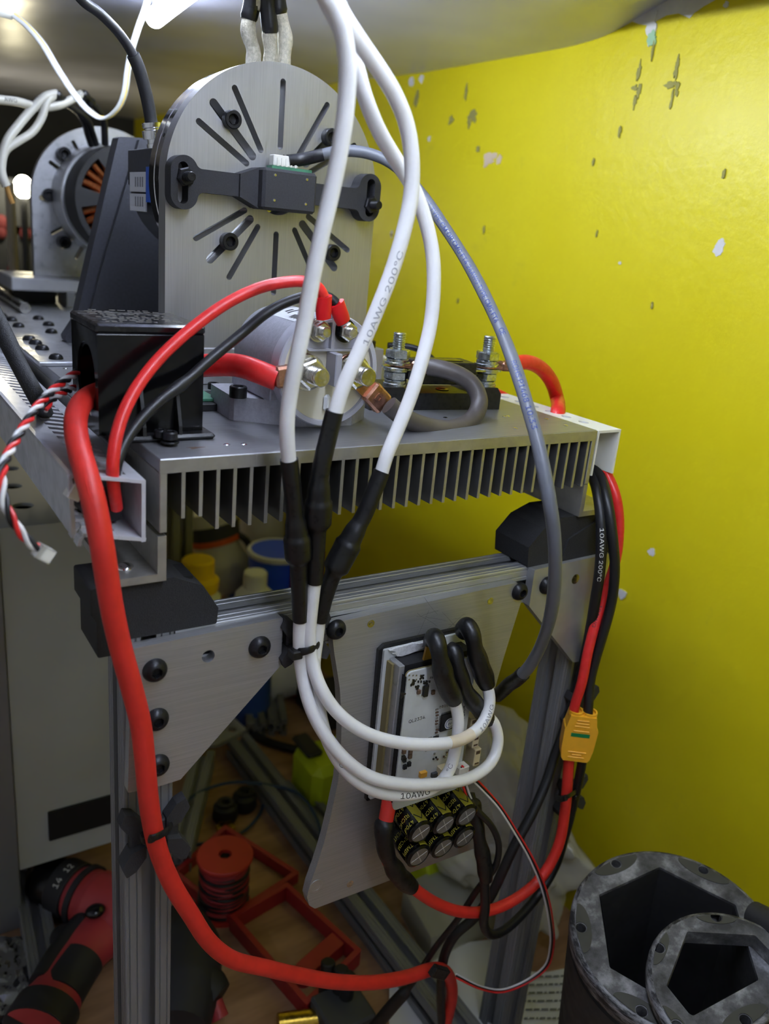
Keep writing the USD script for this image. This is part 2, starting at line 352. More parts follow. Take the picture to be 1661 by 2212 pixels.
def sanded(N, L):                                                    # white sanding dust worn into the black rims
    N['n9'] = ('noise_texture', {'scale': 55.0, 'detail': 7.0, 'roughness': .65}); N['r9'] = ('rgb_ramp', {'ramp': [(.36, S(48, 48, 49)), (.52, S(84, 84, 86)), (.70, S(150, 150, 153))]})
    L += [('m.vector', 'n9.vector'), ('n9.fac', 'r9.fac'), ('r9.color', 'p.base_color')]
mat('flange_sanded', S(120, 120, 124), .75, 0, rv=.05, vs=50, bump=.3, bs=600, extra=sanded)
def streaked(N, L):                                                  # printed layers rubbed white along the skirt
    N['mm'] = ('mapping', {'scale': (1, 1, 5)}); N['n9'] = ('noise_texture', {'scale': 60.0, 'detail': 8.0, 'roughness': .7}); N['r9'] = ('rgb_ramp', {'ramp': [(.44, S(30, 30, 31)), (.62, S(140, 140, 142))]})
    L += [('g.object', 'mm.vector'), ('mm.vector', 'n9.vector'), ('n9.fac', 'r9.fac'), ('r9.color', 'p.base_color')]
mat('flange_streaked', S(60, 60, 60), .7, 0, rv=.05, vs=50, bump=.3, bs=400, extra=streaked)
mat('brush_red', S(150, 30, 34), .6)
def translucent(name, col, tr, rough, bs):
    N = {'g': ('texture_coordinate', {}), 'n': ('noise_texture', {'scale': float(bs), 'detail': 4.0}), 'b': ('bump', {'strength': 1.0, 'distance': .012}),
         'p': ('principled_bsdf', {'base_color': col, 'roughness': rough}), 't': ('transparent_bsdf', {'color': (.95, .95, .95)}), 'x': ('mix_closure', {'fac': tr})}
    M[name] = usdkit.material(stage, '/World/Looks/' + name, N, [('g.object', 'n.vector'), ('n.fac', 'b.height'), ('b.normal', 'p.normal'), ('p.BSDF', 'x.closure1'), ('t.BSDF', 'x.closure2')], surface='x.closure')
translucent('bag_film', S(214, 212, 202), .35, .16, 14)
translucent('clear_box', S(196, 196, 184), .45, .2, 6)
# room
def wall_marks(N, L):
    N['v1'] = ('noise_texture', {'scale': 26.0, 'detail': 7.0, 'roughness': .72}); N['v2'] = ('rgb_ramp', {'ramp': [(.62, (0, 0, 0)), (.8, (1, 1, 1))]})
    N['c2'] = ('mix', {'mix_type': 'mix', 'color2': S(176, 168, 60)}); N['sc'] = ('math', {'math_type': 'multiply', 'value2': .45})
    L += [('m.vector', 'v1.vector'), ('v1.fac', 'v2.fac'), ('v2.color', 'sc.value1'), ('sc.value', 'c2.fac'), ('r.color', 'c2.color1'), ('c2.color', 'p.base_color')]
    L.remove(('r.color', 'p.base_color'))
mat('wall_yellow', S(206, 190, 12), .38, 0, col2=S(214, 200, 24), vs=3.2, bump=.32, bs=130, rv=.06, detail=6, bdist=.0012, extra=wall_marks)
mat('plaster', S(206, 204, 204), .8, 0, var=.06, vs=60, bump=.4, bs=200)
mat('plaster_pink', S(206, 186, 160), .8, 0, var=.06, vs=60)
mat('old_paint', S(150, 186, 150), .7)
mat('scuff_grey', S(142, 136, 72), .8)
mat('ceiling_film', S(206, 208, 232), .3, 0, col2=S(178, 180, 202), vs=5, bump=.2, bs=7, detail=2, bdist=.01, spec=.7)
mat('wall_pale', S(224, 226, 230), .8)
mat('flex_white', S(186, 187, 186), .45)
mat('dark_far', S(46, 48, 54), .8, 0, var=.3, vs=5)
mat('far_red', S(96, 30, 36), .8)
mat('far_tan', S(150, 138, 118), .6)
mat('lamp_housing', S(232, 234, 236), .4)
mat('led_glow', (1, 1, 1), .4, 0, emis=((.82, .92, 1.08), LED_POWER))
mat('bulb_glow', (1, 1, 1), .4, 0, emis=((1.0, .90, .60), 110.0))
# ================================================================= the room
WX, CZ, FZ = 440.0, 265.0, -514.0
UPZ = np.array([0, 0, 1.0])
def struct(name, mesh, m, label, smooth=False):
    t = Thing(name, label, None, kind='structure'); return t
t = Thing('wall_right', 'yellow painted wall with scuffs and small chips', None, kind='structure')
t.part('wall_surface', bx(WX, WX + 40, -760, 1500, FZ, CZ + 30), 'wall_yellow', False)
NCH = [0]
def chip(px, py, r, seed, m, sx=1, sy=1, under=0, rough=.35, n=26):
    NCH[0] += 1
    p = at(px, py, 'X', WX); t.part('paint_chip', slab_yz(patch(p[1], p[2], r, seed, n, rough, sx, sy), WX - .4 - .03 * NCH[0], WX + .4), m, False)
chip(1553, 535, 5.5, 1, 'plaster', .8, 1.0); chip(1408, 1193, 3.6, 2, 'plaster'); chip(846, 505, 3.2, 3, 'plaster', .7, 1.3); chip(846, 507, 1.7, 4, 'far_red')
chip(1055, 345, 6.6, 5, 'plaster_pink', 1.7, .9, rough=.6); chip(1033, 322, 3, 6, 'scuff_grey'); chip(1078, 345, 4, 61, 'plaster_pink')
chip(975, 258, 4.2, 7, 'scuff_grey', 1.0, 1, rough=.6); chip(1022, 254, 4.4, 8, 'scuff_grey', 1.2, 1, rough=.8); chip(1014, 265, 2.6, 9, 'scuff_grey', .6, 1.5, rough=.8)
for i, (x, y, r, a, b) in enumerate([(1381, 152, 4, .55, 2.3), (1372, 190, 3.4, 1.2, .8), (1380, 198, 4.5, .5, 1.7), (1372, 220, 4, .6, 2), (1461, 150, 4, .7, 2.2), (1450, 183, 4, 2, .7), (1463, 195, 4.5, .6, 1.8), (1452, 215, 3.6, .4, 2.4), (900, 212, 6, .7, 1.8), (1008, 200, 4, .5, 2.2)]):
    chip(x, y, r * .72, 20 + i, 'scuff_grey', a, b, rough=.55, n=34)
for i, (x, y, r) in enumerate([(890, 176, 4.5), (911, 170, 3.6), (928, 300, 2.2), (1340, 568, 1.2), (1345, 1283, 4), (1570, 10, 2)]): chip(x, y, r, 40 + i, 'plaster')
for i, (x, y, r) in enumerate([(1046, 497, 2.2), (1290, 505, 1.6), (1410, 660, 1.6), (1283, 350, 1.8), (1565, 376, 2), (1340, 285, 2.4), (990, 650, 1.6)]): chip(x, y, r, 60 + i, 'scuff_grey', .6, 1.6)
chip(1410, 62, 6, 80, 'plaster', .7, 1.9, rough=.5); chip(1411, 84, 5, 81, 'old_paint', .8, 1.1); chip(1412, 108, 2.2, 82, 'scuff_grey', .4, 3)
ps = [at(x, y, 'X', WX) for x, y in [(1352, 42), (1380, 52), (1404, 56), (1420, 44), (1440, 33), (1466, 29), (1490, 40), (1500, 28), (1520, 14), (1545, 0), (1560, -30), (1480, -30), (1400, 5)]]
t.part('paint_chip', slab_yz(Polygon([(p[1], p[2]) for p in ps]), WX - .35, WX + .4), 'plaster', False, label='broken plaster edge at the top of the wall')
t.done()

# ceiling: a sagging glossy sheet
gx, gy = np.meshgrid(np.linspace(-660, WX + 6, 120), np.linspace(-760, 1500, 160), indexing='ij')
P = np.stack([gx / 260, gy / 420, gx * 0], -1)
z = CZ + 16 * (meshkit.fbm(P, 3, 3) - .5) * np.clip((WX - gx) / 260, .0, 1) + 7 * (meshkit.noise(np.stack([(gx * .8 + gy * .45) / 55, (gy - gx) / 420, gx * 0], -1), 5) - .5) * np.clip((WX - gx) / 200, 0, 1)
z = z + np.clip((WX - gx) / 100, 0, 1) * 0
z = z + 24 * np.exp(-((gy - 135) / 62.0) ** 2) * np.exp(-((WX - gx) / 45.0) ** 2) + 6 * np.clip((gy - 480) / 200, 0, 1)
V = np.stack([gx, gy, z], -1).reshape(-1, 3); i, j = np.meshgrid(np.arange(119), np.arange(159), indexing='ij'); a = (i * 160 + j).ravel()
q = np.stack([a, a + 1, a + 161, a + 160], 1); top = V + [0, 0, 12]; n0 = len(V)
F = np.vstack([q[:, [0, 1, 2]], q[:, [0, 2, 3]], q[:, [0, 2, 1]] + n0, q[:, [0, 3, 2]] + n0])
t = Thing('ceiling', 'glossy grey sheet ceiling sagging in soft folds', None, kind='structure')
t.part('sheet', trimesh.Trimesh(np.vstack([V, top]), F, process=False), 'ceiling_film', True); t.done()
t = Thing('floor', 'brown wooden board floor under the rig', None, kind='structure'); t.part('board', bx(-660, WX, -760, 1500, FZ - 20, FZ), 'wood_board', False); t.done()
t = Thing('wall_back', 'dark far wall behind the bench', None, kind='structure'); t.part('wall_surface', bx(-660, WX, 1500, 1540, FZ, CZ + 30), 'dark_far', False); t.done()

t = Thing('wall_left', 'pale wall across the room from the yellow one', None, kind='structure'); t.part('wall_surface', bx(-690, -650, -760, 1500, FZ, CZ + 30), 'wall_pale', False); t.done()
t = Thing('wall_front', 'pale wall behind the viewer', None, kind='structure'); t.part('wall_surface', bx(-690, WX + 40, -790, -750, FZ, CZ + 30), 'wall_pale', False); t.done()

# overhead LED tube, a little askew to the bench
lp = np.array([132.9, 419.2, 250.0]); ld = unit([-.1067, -.9943, 0]); LT = frame(lp, [.9943, -.1067, 0], UPZ); LL = 950.0
t = Thing('led_tube', 'lit white tube light running along just under the ceiling', 'lamp')
ang = np.linspace(math.radians(118), math.radians(422), 25)
t.part('diffuser', cat(extr(Polygon([(7.6 * math.cos(a), 7.6 * math.sin(a)) for a in ang]), LT, LL), ball(lp, 7.5, (1, .8, 1))), 'led_glow', 30)
t.part('housing', moved(bx(-3, 3, 6, 15, 4, LL, .8), LT), 'lamp_housing')
t.part('end_cap', extr(Polygon([(8.2 * math.cos(a), 8.2 * math.sin(a)) for a in ang]), frame(lp + ld * LL, [.9943, -.1067, 0], UPZ), 6), 'lamp_housing', 30)
t.done()
# ================================================================= the rig's frame: aluminium extrusions, corner plates, feet
def slot_profile(w=25.0, op=7.4):
    h = w / 2; base = sbox(-h, -h, h, h).buffer(-1).buffer(1)
    cutp = Polygon([(-op / 2, h + 1), (-op / 2, h - 2.2), (-7, h - 2.2), (-7, h - 3.6), (-3.2, h - 7.6), (3.2, h - 7.6), (7, h - 3.6), (7, h - 2.2), (op / 2, h - 2.2), (op / 2, h + 1)])
    cuts = [affinity.rotate(cutp, 90 * k, origin=(0, 0)) for k in range(4)]
    for k in range(4):
        for x in (-10.2, -6.2, 6.2, 10.2):
            cuts.append(affinity.rotate(Polygon([(x - .55, h + .1), (x, h - .6), (x + .55, h + .1)]), 90 * k, origin=(0, 0)))
    return base.difference(unary_union(cuts + [Point(0, 0).buffer(2.4, 8)]))
PROF = slot_profile()
def extrusion_mesh(p0, p1, v, w=25.0):
    p0 = np.asarray(p0, float); d = np.asarray(p1, float) - p0; L = np.linalg.norm(d); v = unit(v); u = np.cross(v, d / L)
    return extr(affinity.scale(PROF, w / 25, w / 25, origin=(0, 0)), frame(p0, u, v), L)
def extrusion(name, label, p0, p1, v, m='extrusion', w=25.0, group=None):
    return solo(name, label, 'aluminium profile', extrusion_mesh(p0, p1, v, w), m, False, group)
extrusion('frame_post', 'upright slotted aluminium post under the thick red cable', (-3.6, 16.5, FZ), (-3.6, 16.5, -86), (0, 1, 0))
extrusion('frame_post', 'upright slotted aluminium post beside the yellow power connector', (294.5, 16.5, FZ), (294.5, 16.5, -86), (0, 1, 0))
extrusion('frame_beam', 'horizontal slotted aluminium beam joining the two posts', (9.2, 16.5, -98), (281.8, 16.5, -98), (0, 1, 0), 'extrusion_beam')

def plate_poly(ps, y): return Polygon([(p[0], p[2]) for p in (aty(x, yy, y) for x, yy in ps)])
D = np.array([0, -1.0, 0])
YG = -2.0
def hole(px, py, r, y=YG): p = aty(px, py, y); return Point(p[0], p[2]).buffer(r, 10)
pl = plate_poly([(284, 1402), (611, 1334), (607, 1437), (390, 1684), (350, 1697), (276, 1713)], YG).buffer(-.8).buffer(.8)
t = Thing('corner_plate', 'brushed aluminium corner plate with four black screws under the rough black foot', 'plate')
t.part('plate', slab_xz(pl.difference(hole(450, 1418, 3.3)), YG, 4), 'aluminium_brushed', False)
for x, y in [(334, 1447), (560, 1397), (338, 1553), (340, 1652)]: t.part('screw', button(aty(x, y, YG), D, 5.9, 4.0), 'black_steel')
t.done()
pl = plate_poly([(1155, 1231), (1318, 1196), (1279, 1425), (1238, 1431), (1143, 1310)], YG).buffer(-.8).buffer(.8)
t = Thing('corner_plate', 'aluminium corner plate half hidden behind the hanging grey cable', 'plate')
t.part('plate', slab_xz(pl, YG, 4), 'aluminium_satin', False)
t.part('screw', button(aty(1180, 1264, YG), D, 5.9, 4.0), 'black_steel'); t.part('screw', lathe([(0, .1), (3.2, .1), (3.4, 0)], aty(1243, 1251, YG - .1), D, 20), 'steel')
t.done()
left = [(715, 1347), (722, 1411), (734, 1487), (738, 1559), (736, 1632), (730, 1690), (715, 1760), (700, 1820), (685, 1868), (669, 1912), (663, 1938), (668, 1956), (680, 1963)]
right = [(1080, 1812), (1086, 1800), (1070, 1780), (1058, 1745), (1051, 1691), (1050, 1640), (1057, 1541), (1071, 1480), (1087, 1424), (1110, 1350), (1126, 1299), (1129, 1275), (1117, 1258)]
pl = plate_poly(left + right, YG).buffer(1.5).buffer(-1.5).buffer(-2).buffer(2)
t = Thing('controller_plate', 'waisted aluminium mounting plate hung on the beam carrying the motor controller', 'plate')
t.part('plate', slab_xz(pl, YG, 3.9), 'aluminium_brushed', False)
for x, y in [(725, 1359), (1121, 1277)]: t.part('screw', button(aty(x, y, YG), D, 5.7, 4.0), 'black_steel')
for x, y, r in [(801, 1347, 1.8), (1059, 1298, 1.8), (756, 1909, 1.9)]:
    p = aty(x, y, YG - .05); t.part('set_screw', cat(ring(p, D, r * .75, r * 1.25, .2, 16), lathe([(r * .7, .1), (r * .5, .02), (0, .02)], p, D, 6)), 'steel')
rs = random.Random(2); sc = []
for k in range(10):
    x0, y0_ = rs.uniform(905, 1010), rs.uniform(1300, 1350); a_ = rs.uniform(-1.2, 1.2); l_ = rs.uniform(25, 75); cx0 = [aty(x0 + l_ * (u - .5) * math.cos(a_), y0_ + l_ * (u - .5) * math.sin(a_) + 8 * (u - .5) ** 2 * rs.choice([-1, 1]), YG) for u in np.linspace(0, 1, 7)]
    sc.append(tube(np.array(cx0), .06, 5))
t.part('scratch', cat(*sc), 'tool_grey', False, kind='stuff', label='fine dark scratches near the top edge')
p = aty(682, 1914, YG); t.part('insert', cat(ring(p, D, 3.2, 4.5, .4, 24, .1), lathe([(3.2, .2), (1.2, .1), (0, .25)], p, D, 20)), 'aluminium')
t.done()

# printed feet
def foot(name, label, pts, y0, y1, hint):
    pl = Polygon(pts).buffer(-1.2).buffer(1.2)
    t = Thing(name, label, 'foot'); m = slab_xz(pl, y0, y1)
    t.part('body', m, 'foot_black', False); return t
t = foot('printed_support', 'rough black printed foot carrying the open wire duct end of the heatsink', [(-27.5, -87.2), (-27.5, -74), (-30, -70), (-30, -57.6), (8, -57.6), (22, -64), (30, -77), (29.3, -85.3), (-16, -85.3), (-18, -92), (-27.5, -92)], 2.5, 32, 1)
t.part('screw_pocket', cat(bx(9, 19, 8, 24, -62, -60.5)), 'panel_black'); t.done()
t = foot('printed_support', 'rough black printed foot on the beam beside the hanging black cables', [(231, -85.3), (229.5, -72), (240, -61), (255, -55.4), (307, -55.4), (307, -85.3)], 2.5, 34, 1)
t.part('rib', slab_xz(Polygon([(258, -85), (262, -70), (290, -58), (300, -58), (300, -85)]), 1.2, 4), 'foot_black', False); t.done()

# ----------------------------------------------------------------- heatsink bench top
HX, HY = 269.0, 650.0
t = Thing('heatsink', 'long finned aluminium heatsink forming the bench top', 'heatsink')
t.part('base', bx(0, HX, 0, HY, -6.4, 0, .5), 'heatsink_top')
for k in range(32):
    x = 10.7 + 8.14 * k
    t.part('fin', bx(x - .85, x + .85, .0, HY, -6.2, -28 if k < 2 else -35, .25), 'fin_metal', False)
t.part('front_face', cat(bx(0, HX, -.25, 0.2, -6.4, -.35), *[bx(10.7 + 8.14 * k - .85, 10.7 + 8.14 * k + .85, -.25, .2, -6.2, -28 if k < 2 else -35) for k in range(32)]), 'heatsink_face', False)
t.part('side_wall', bx(0, 3.4, -.2, HY, -34, -6.2, .3), 'heatsink_face'); t.part('side_wall', bx(265.6, HX, -.2, HY, -34, -6.2, .3), 'heatsink_face')
for x, y in [(1090, 900), (1113, 925), (1180, 905), (1222, 919), (1096, 899), (962, 902)]:
    p = atz(x, y, 0.05); t.part('dimple', lathe([(1.5, 0), (1.1, .25), (.5, .1), (0, .1)], p, (0, 0, 1), 12), 'chrome')
for x, y in [(490, 960), (527, 959)]:
    p = atz(x, y, 0.05); t.part('dimple', lathe([(1.7, 0), (1.2, .2), (.6, .05), (0, .05)], p, (0, 0, 1), 12), 'chrome')
p = atz(423, 967, 0); t.part('rust_fleck', slab_xy(patch(p[0], p[1], 2.0, 3, sx=1.8, sy=.7, rough=.8), -.05, .08), 'component_brown', False)
t.done()
t = Thing('angle_rail', 'aluminium angle rail with a domed rivet below the open wire duct', 'rail')
t.part('rail', slab_xz(Polygon([(-20, -57.3), (3.2, -57.3), (3.2, -35.5), (-.8, -35.5), (-.8, -53.6), (-20, -53.6)]), -.2, HY), 'heatsink_face', False)
p = np.array([-12.5, 22, -53.6]); p = atz(270, 1226, -53.6); t.part('rivet', ball(p, 4.2, (1, 1, .55)), 'chrome'); t.done()
t = Thing('angle_rail', 'aluminium angle rail along the wall side beneath the last fins', 'rail')
t.part('rail', slab_xz(Polygon([(268.6, -34.2), (265.4, -34.2), (265.4, -55.2), (298, -55.2), (298, -51.8), (268.6, -51.8)]), -.2, HY), 'heatsink_face', False); t.done()

# wire ducts
TL, TR, BR, BL = np.array([-38.1, -3.7]), np.array([-5.9, -9.0]), np.array([-6.0, -37.4]), np.array([-37.4, -31.0])
t = Thing('wire_duct', 'shiny grey slotted wire duct with an open end and red cable before it', 'duct')
L = 640.0; y0d = .6
def quad(a, b, th, f0=0.0, f1=1.0, side=1):
    """a strip of a duct wall between corners a and b, th thick, towards the inside"""
    d = unit(b - a); n = np.array([d[1], -d[0]]) * side; a2, b2 = a + (b - a) * f0, a + (b - a) * f1
    return Polygon([a2, b2, b2 + n * th, a2 + n * th])
t.part('lid_side', slab_xz(unary_union([quad(BL, TL, 1.8), quad(TL, TR, 1.6, 0, .32)]), y0d, L), 'duct_grey', 30)
t.part('base', slab_xz(unary_union([quad(TL, TR, 1.6, .80, 1.0), quad(TR, BR, 1.8), quad(BR, BL, 1.6, 0, .38)]), y0d, L), 'duct_grey', 30)
for k in range(58):
    yy = 8 + 9.6 * k
    t.part('finger', slab_xz(quad(TL, TR, 1.5, .30, .82), yy - 5.2 if k else 0.8, yy - .6), 'duct_grey', 30)
for k in range(16):
    yy = 8 + 9.6 * k; e0, e1 = (yy - 6.4 if k else .8), yy - .8
    f = [slab_xz(quad(BR, BL, 1.5, .36, .80 if k else .86), e0, e1)]
    if k < 2: f.append(slab_xz(Polygon([BR + (BL - BR) * .80, BR + (BL - BR) * .90 + [0, -1.0], BR + (BL - BR) * .93 + [0, -4.5], BR + (BL - BR) * .88 + [0, -4.5], BR + (BL - BR) * .86 + [0, -1.6], BR + (BL - BR) * .80 + [0, 1.4]]), e0, e1))
    t.part('finger', cat(*f), 'duct_grey', 30)
m = bx(-3, 3, -2.4, 2.4, -5, 5, .4); m.apply_transform(trimesh.transformations.rotation_matrix(.6, [0, 1, .3])); m.apply_translation(aty(168, 1057, 1.0) + [0, 2, 0]); t.part('broken_clip', m, 'duct_white')
p = np.array([-7.9, 10, -24.0]); t.part('rivet', ball(aty(302, 1098, 8), 2.6, (.5, 1, 1.4), 2), 'chrome')
t.done()
rx0, rx1 = 270.5, 290.5
top = sbox(rx0, .5, rx1, 640)
for k in range(40): top = top.difference(affinity.scale(Point((rx0 + rx1) / 2 - 1, 22 + 15.4 * k).buffer(3.0, 8), 1.0, 1.25))
t = Thing('wire_duct', 'white perforated wire duct running close to the yellow wall', 'duct')
t.part('cover', slab_xy(top, -2.2, -.6), 'duct_white', False)
t.part('side', bx(rx1 - 1.5, rx1, .5, 640, -29, -2.2), 'duct_white'); t.part('side', bx(rx0, rx0 + 1.4, .5, 640, -29, -2.2), 'duct_white'); t.part('bottom', bx(rx0, rx1, 40, 640, -29, -27.6), 'duct_white')
t.done()

# perforated back plate with its screws
t = Thing('bench_plate', 'aluminium base plate with rows of black button screws on the heatsink', 'plate')
t.part('plate', bx(-4.6, 268, 225.5, 640, 0.02, 3, .6), 'aluminium')
for x, y in [(25, 693), (40, 706), (63, 734), (77, 743), (91, 755), (121, 775), (83, 690), (105, 703), (111, 719), (3, 684), (8, 690)]:
    t.part('screw', button(atz(x, y, 3), (0, 0, 1), 4.6, 3.2), 'black_steel')
for x, y in [(141, 796)]: t.part('rivet', lathe([(1.6, 0), (1.2, .4), (0, .4)], atz(x, y, .05), (0, 0, 1), 12), 'steel')
t.done()
p = atz(55, 678, 3)
solo('steel_rod', 'loose steel rod lying on the back plate with its sawn end forward', 'rod', cyl([p[0], p[1], 7.9], [p[0], p[1] + 220, 7.9], 4.8, 28, .3), 'steel')
# ================================================================= front motor stand
HBX, HBZ, PR = 126.5, 119.5, 71.0
def slots_of(cx, cz, wide=(45, 135, 225, 315)):
    out = []
    for a, w in [(90, 3.6), (60, 3.6), (45, 5.0), (32, 3.6), (120, 3.6), (135, 5.0), (148, 3.6), (211, 3.6), (225, 5.0), (240, 3.6), (270, 3.6), (300, 3.6), (315, 5.0), (329, 3.6), (180, 5.0), (0, 5.0)]:
        d = np.array([math.cos(math.radians(a)), math.sin(math.radians(a))]); c = np.array([cx, cz])
        out.append(LineString([c + d * 25.5, c + d * 61]).buffer(w / 2, 8))
    return unary_union(out)
def arch(cx, cz, r, zb): return unary_union([Point(cx, cz).buffer(r, 48), sbox(cx - r, zb, cx + r, cz)])
Y0 = 160.0
t = Thing('motor_plate', 'big round-topped aluminium plate with radial slots facing the camera', 'plate')
t.part('plate', slab_xz(arch(HBX, HBZ, PR, 23.2).difference(slots_of(HBX, HBZ)).difference(Point(HBX, HBZ).buffer(14, 24)), Y0, Y0 + 12), 'aluminium_plate', False)
for x, y in [(497, 259), (709, 297), (491, 521), (713, 545)]: t.part('cap_screw', caphead(aty(x, y, Y0) + [0, 0, 0], D, 5.2, 5.6), 'black_steel')
t.done()
t = Thing('mounting_block', 'machined aluminium block under the round-topped motor plate', 'block')
t.part('block', bx(46, 214, Y0 - 1.5, Y0 + 34, 0.02, 23.2, .7), 'aluminium_satin')
p = aty(822, 748, Y0 + 22); t.part('screw', caphead([206, Y0 + 8, 23.2], (0, 0, 1), 5.5, 4.5), 'black_steel'); t.done()

# sensor holder arm
yb = Y0 - .2; yf = 149.5
armp = unary_union([sbox(66, 113.6, 185, 126.2), LineString([(63, 111.5), (63, 124.5)]).buffer(8.0, 12), LineString([(186.5, 115), (186.5, 128)]).buffer(8.0, 12)]).buffer(4).buffer(-4)
armp = armp.difference(LineString([(62.2, 109.5), (62.2, 126)]).buffer(3.0, 8)).difference(LineString([(187, 113), (187, 130)]).buffer(3.0, 8))
t = Thing('sensor_bracket', 'black printed arm bolted across the slotted motor plate', 'bracket')
t.part('arm', slab_xz(armp, yf, yb), 'printed_black', False)
t.part('hub_block', bx(107.5, 143.2, yf - 9, yb, 107.8, 131.2, 1.6), 'printed_black')
t.part('fillet', slab_xz(Polygon([(96, 113.6), (108, 108.2), (108, 131), (96, 126.2)]), yf - 2, yb), 'printed_black', False)
for x, z in [(115, 127.5), (136, 127.2), (115, 113.5), (136, 113.2)]: t.part('pin', lathe([(.95, 0), (.7, .35), (0, .35)], [x, yf - 9, z], D, 12), 'steel')
for x, z in [(63.3, 121.2), (187.6, 117.4)]:
    k = t.part('nut', nut([x, yf + 2, z], D, 9.2, 4.6), 'black_steel', False); t.part('stud', thread([x, yf - 2, z], D, 2.7, 8.5, 1.1), 'black_steel', 25, under=k)
t.done()
t = Thing('sensor_board', 'small green board with a white plug on the black arm', 'sensor')
t.part('board', bx(115, 141.5, yf - 4, yf + 4, 131.3, 133), 'pcb_green')
k = t.part('plug', bx(116, 132.5, yf - 3.6, yf + 3, 133, 139.2, .5), 'white_plastic'); t.part('ribs', cat(*[bx(118 + 2.9 * i, 119.3 + 2.9 * i, yf - 4.3, yf - 3.4, 133, 137.5) for i in range(5)]), 'white_plastic', under=k)
t.done()

# motor, torque sensor behind the plate
t = Thing('drive_motor', 'polished motor bell hidden behind the round-topped plate', 'motor')
t.part('bell', lathe([(0, 0), (67, 0), (70.5, 1.5), (70.5, 9), (69.6, 9.4), (69.6, 10.6), (70.5, 11), (70.5, 20), (68, 23), (0, 24)], [HBX, Y0 + 12.4, HBZ], (0, 1, 0), 96), 'chrome')
for a in (160, 180, 200, 216): p = [HBX + 70.2 * math.cos(math.radians(a)), Y0 + 17.5, HBZ + 70.2 * math.sin(math.radians(a))]; t.part('set_screw', lathe([(0, .5), (1.2, .5), (1.7, 0)], p, [math.cos(math.radians(a)), 0, math.sin(math.radians(a))], 14), 'black_steel')
t.done()
t = Thing('torque_sensor', 'dark sensor body with blue and white labels between plate and black bracket', 'sensor')
ys0, ys1 = 199.0, 262.0
t.part('body', cat(slab_xz(Polygon([(64, 108), (64, 138), (186, 138), (186, 108)] + [(125.5 + 60 * math.cos(a), 116 + 46 * math.sin(a)) for a in np.linspace(0, -math.pi, 25)]).buffer(-1).buffer(1), ys0, ys1)), 'printed_veiled', False)
t.part('label', bx(63.2, 64.2, ys0 + 8, ys0 + 22, 106, 127), 'label_blue', label='blue label on the sensor side')
t.part('label', bx(63.3, 64.2, ys0 + 23, ys1 - 6, 112, 124), 'label_paper', label='white label on the sensor side')
t.part('label', bx(63.3, 64.2, ys0 + 23, ys1 - 6, 100, 110.8), 'label_paper', label='white label on the sensor side')
t.part('text_lines', cat(*[bx(63.1, 63.6, ys0 + 28 + 5 * i, ys0 + 30 + 5 * i, z0, z0 + 6) for i in range(4) for z0 in (103, 115)]), 'print_grey', False)
t.done()

# wedge shaped printed bracket
tri = [aty(x, y, 322) for x, y in [(134, 745), (131, 722), (152, 690), (243, 297), (298, 300)]]
pl = [(p[0], p[2]) for p in tri]
pl[0] = (pl[0][0], 3.0); pl = Polygon(pl + [(97, 146), (97, 139), (210, 139), (214, 3)])
t = Thing('wedge_bracket', 'tall tapering dark printed bracket between the two motors', 'bracket')
t.part('web', slab_xz(pl.buffer(-2).buffer(2), 306, 322), 'printed_veiled', False)
t.part('pad', slab_xz(Polygon([(104, 3), (100, 60), (92, 110), (84, 150), (pl.bounds[0] + 26, 60), (pl.bounds[0] + 10, 3)]).intersection(pl.buffer(-1.5)), 300, 308), 'printed_veiled', False)
t.part('flange', bx(36, 214, 262.5, 307, 3.02, 9, 1), 'printed_veiled')
t.part('upright', bx(112, 200, 262, 307, 9, 100, 1.5), 'printed_veiled')
t.done()

# connector and cable on the sensor
b = aty(336, 322, 225); b[2] = 138
t = Thing('aerial_cable', 'black cable with nickel screw connector rising from the sensor box', 'cable')
cxp = path([(170, -8, 205), (215, 28, 210), (262, 78, 214), (295, 135, 218), (312, 190, 222), (322, 235, 224), (330, 286, 225)])
cxp = np.vstack([[cxp[0] + [-30, -10, 262 - cxp[0][2] if cxp[0][2] < 240 else 12]], cxp]); C = curve(cxp, 2); k = t.part('cable', tube(C, 2.9, 14), 'black_cable')
t.part('boot', tube(cut(C, .70, .985), 3.9, 16), 'black_matte')
t.part('connector', lathe([(0, 0), (5.0, 0), (5.0, 3.4), (4.2, 3.6), (4.2, 6), (6.6, 6.2), (6.6, 11), (5, 11.4), (5, 12.4), (5.8, 12.8), (5.8, 15.5), (3, 16)], b, C[-1] - b, 20), 'chrome')
t.part('side_port', cat(lathe([(0, 0), (4.6, 0), (4.6, 9), (3, 9), (0, 9)], b + [9, 4, -1], (0.1, 0, 1), 14), lathe([(0, 0), (5.6, 0), (5.6, 3), (0, 3)], b + [9, 4, 7], (0.1, 0, 1), 14)), 'gold_pin')
t.done()

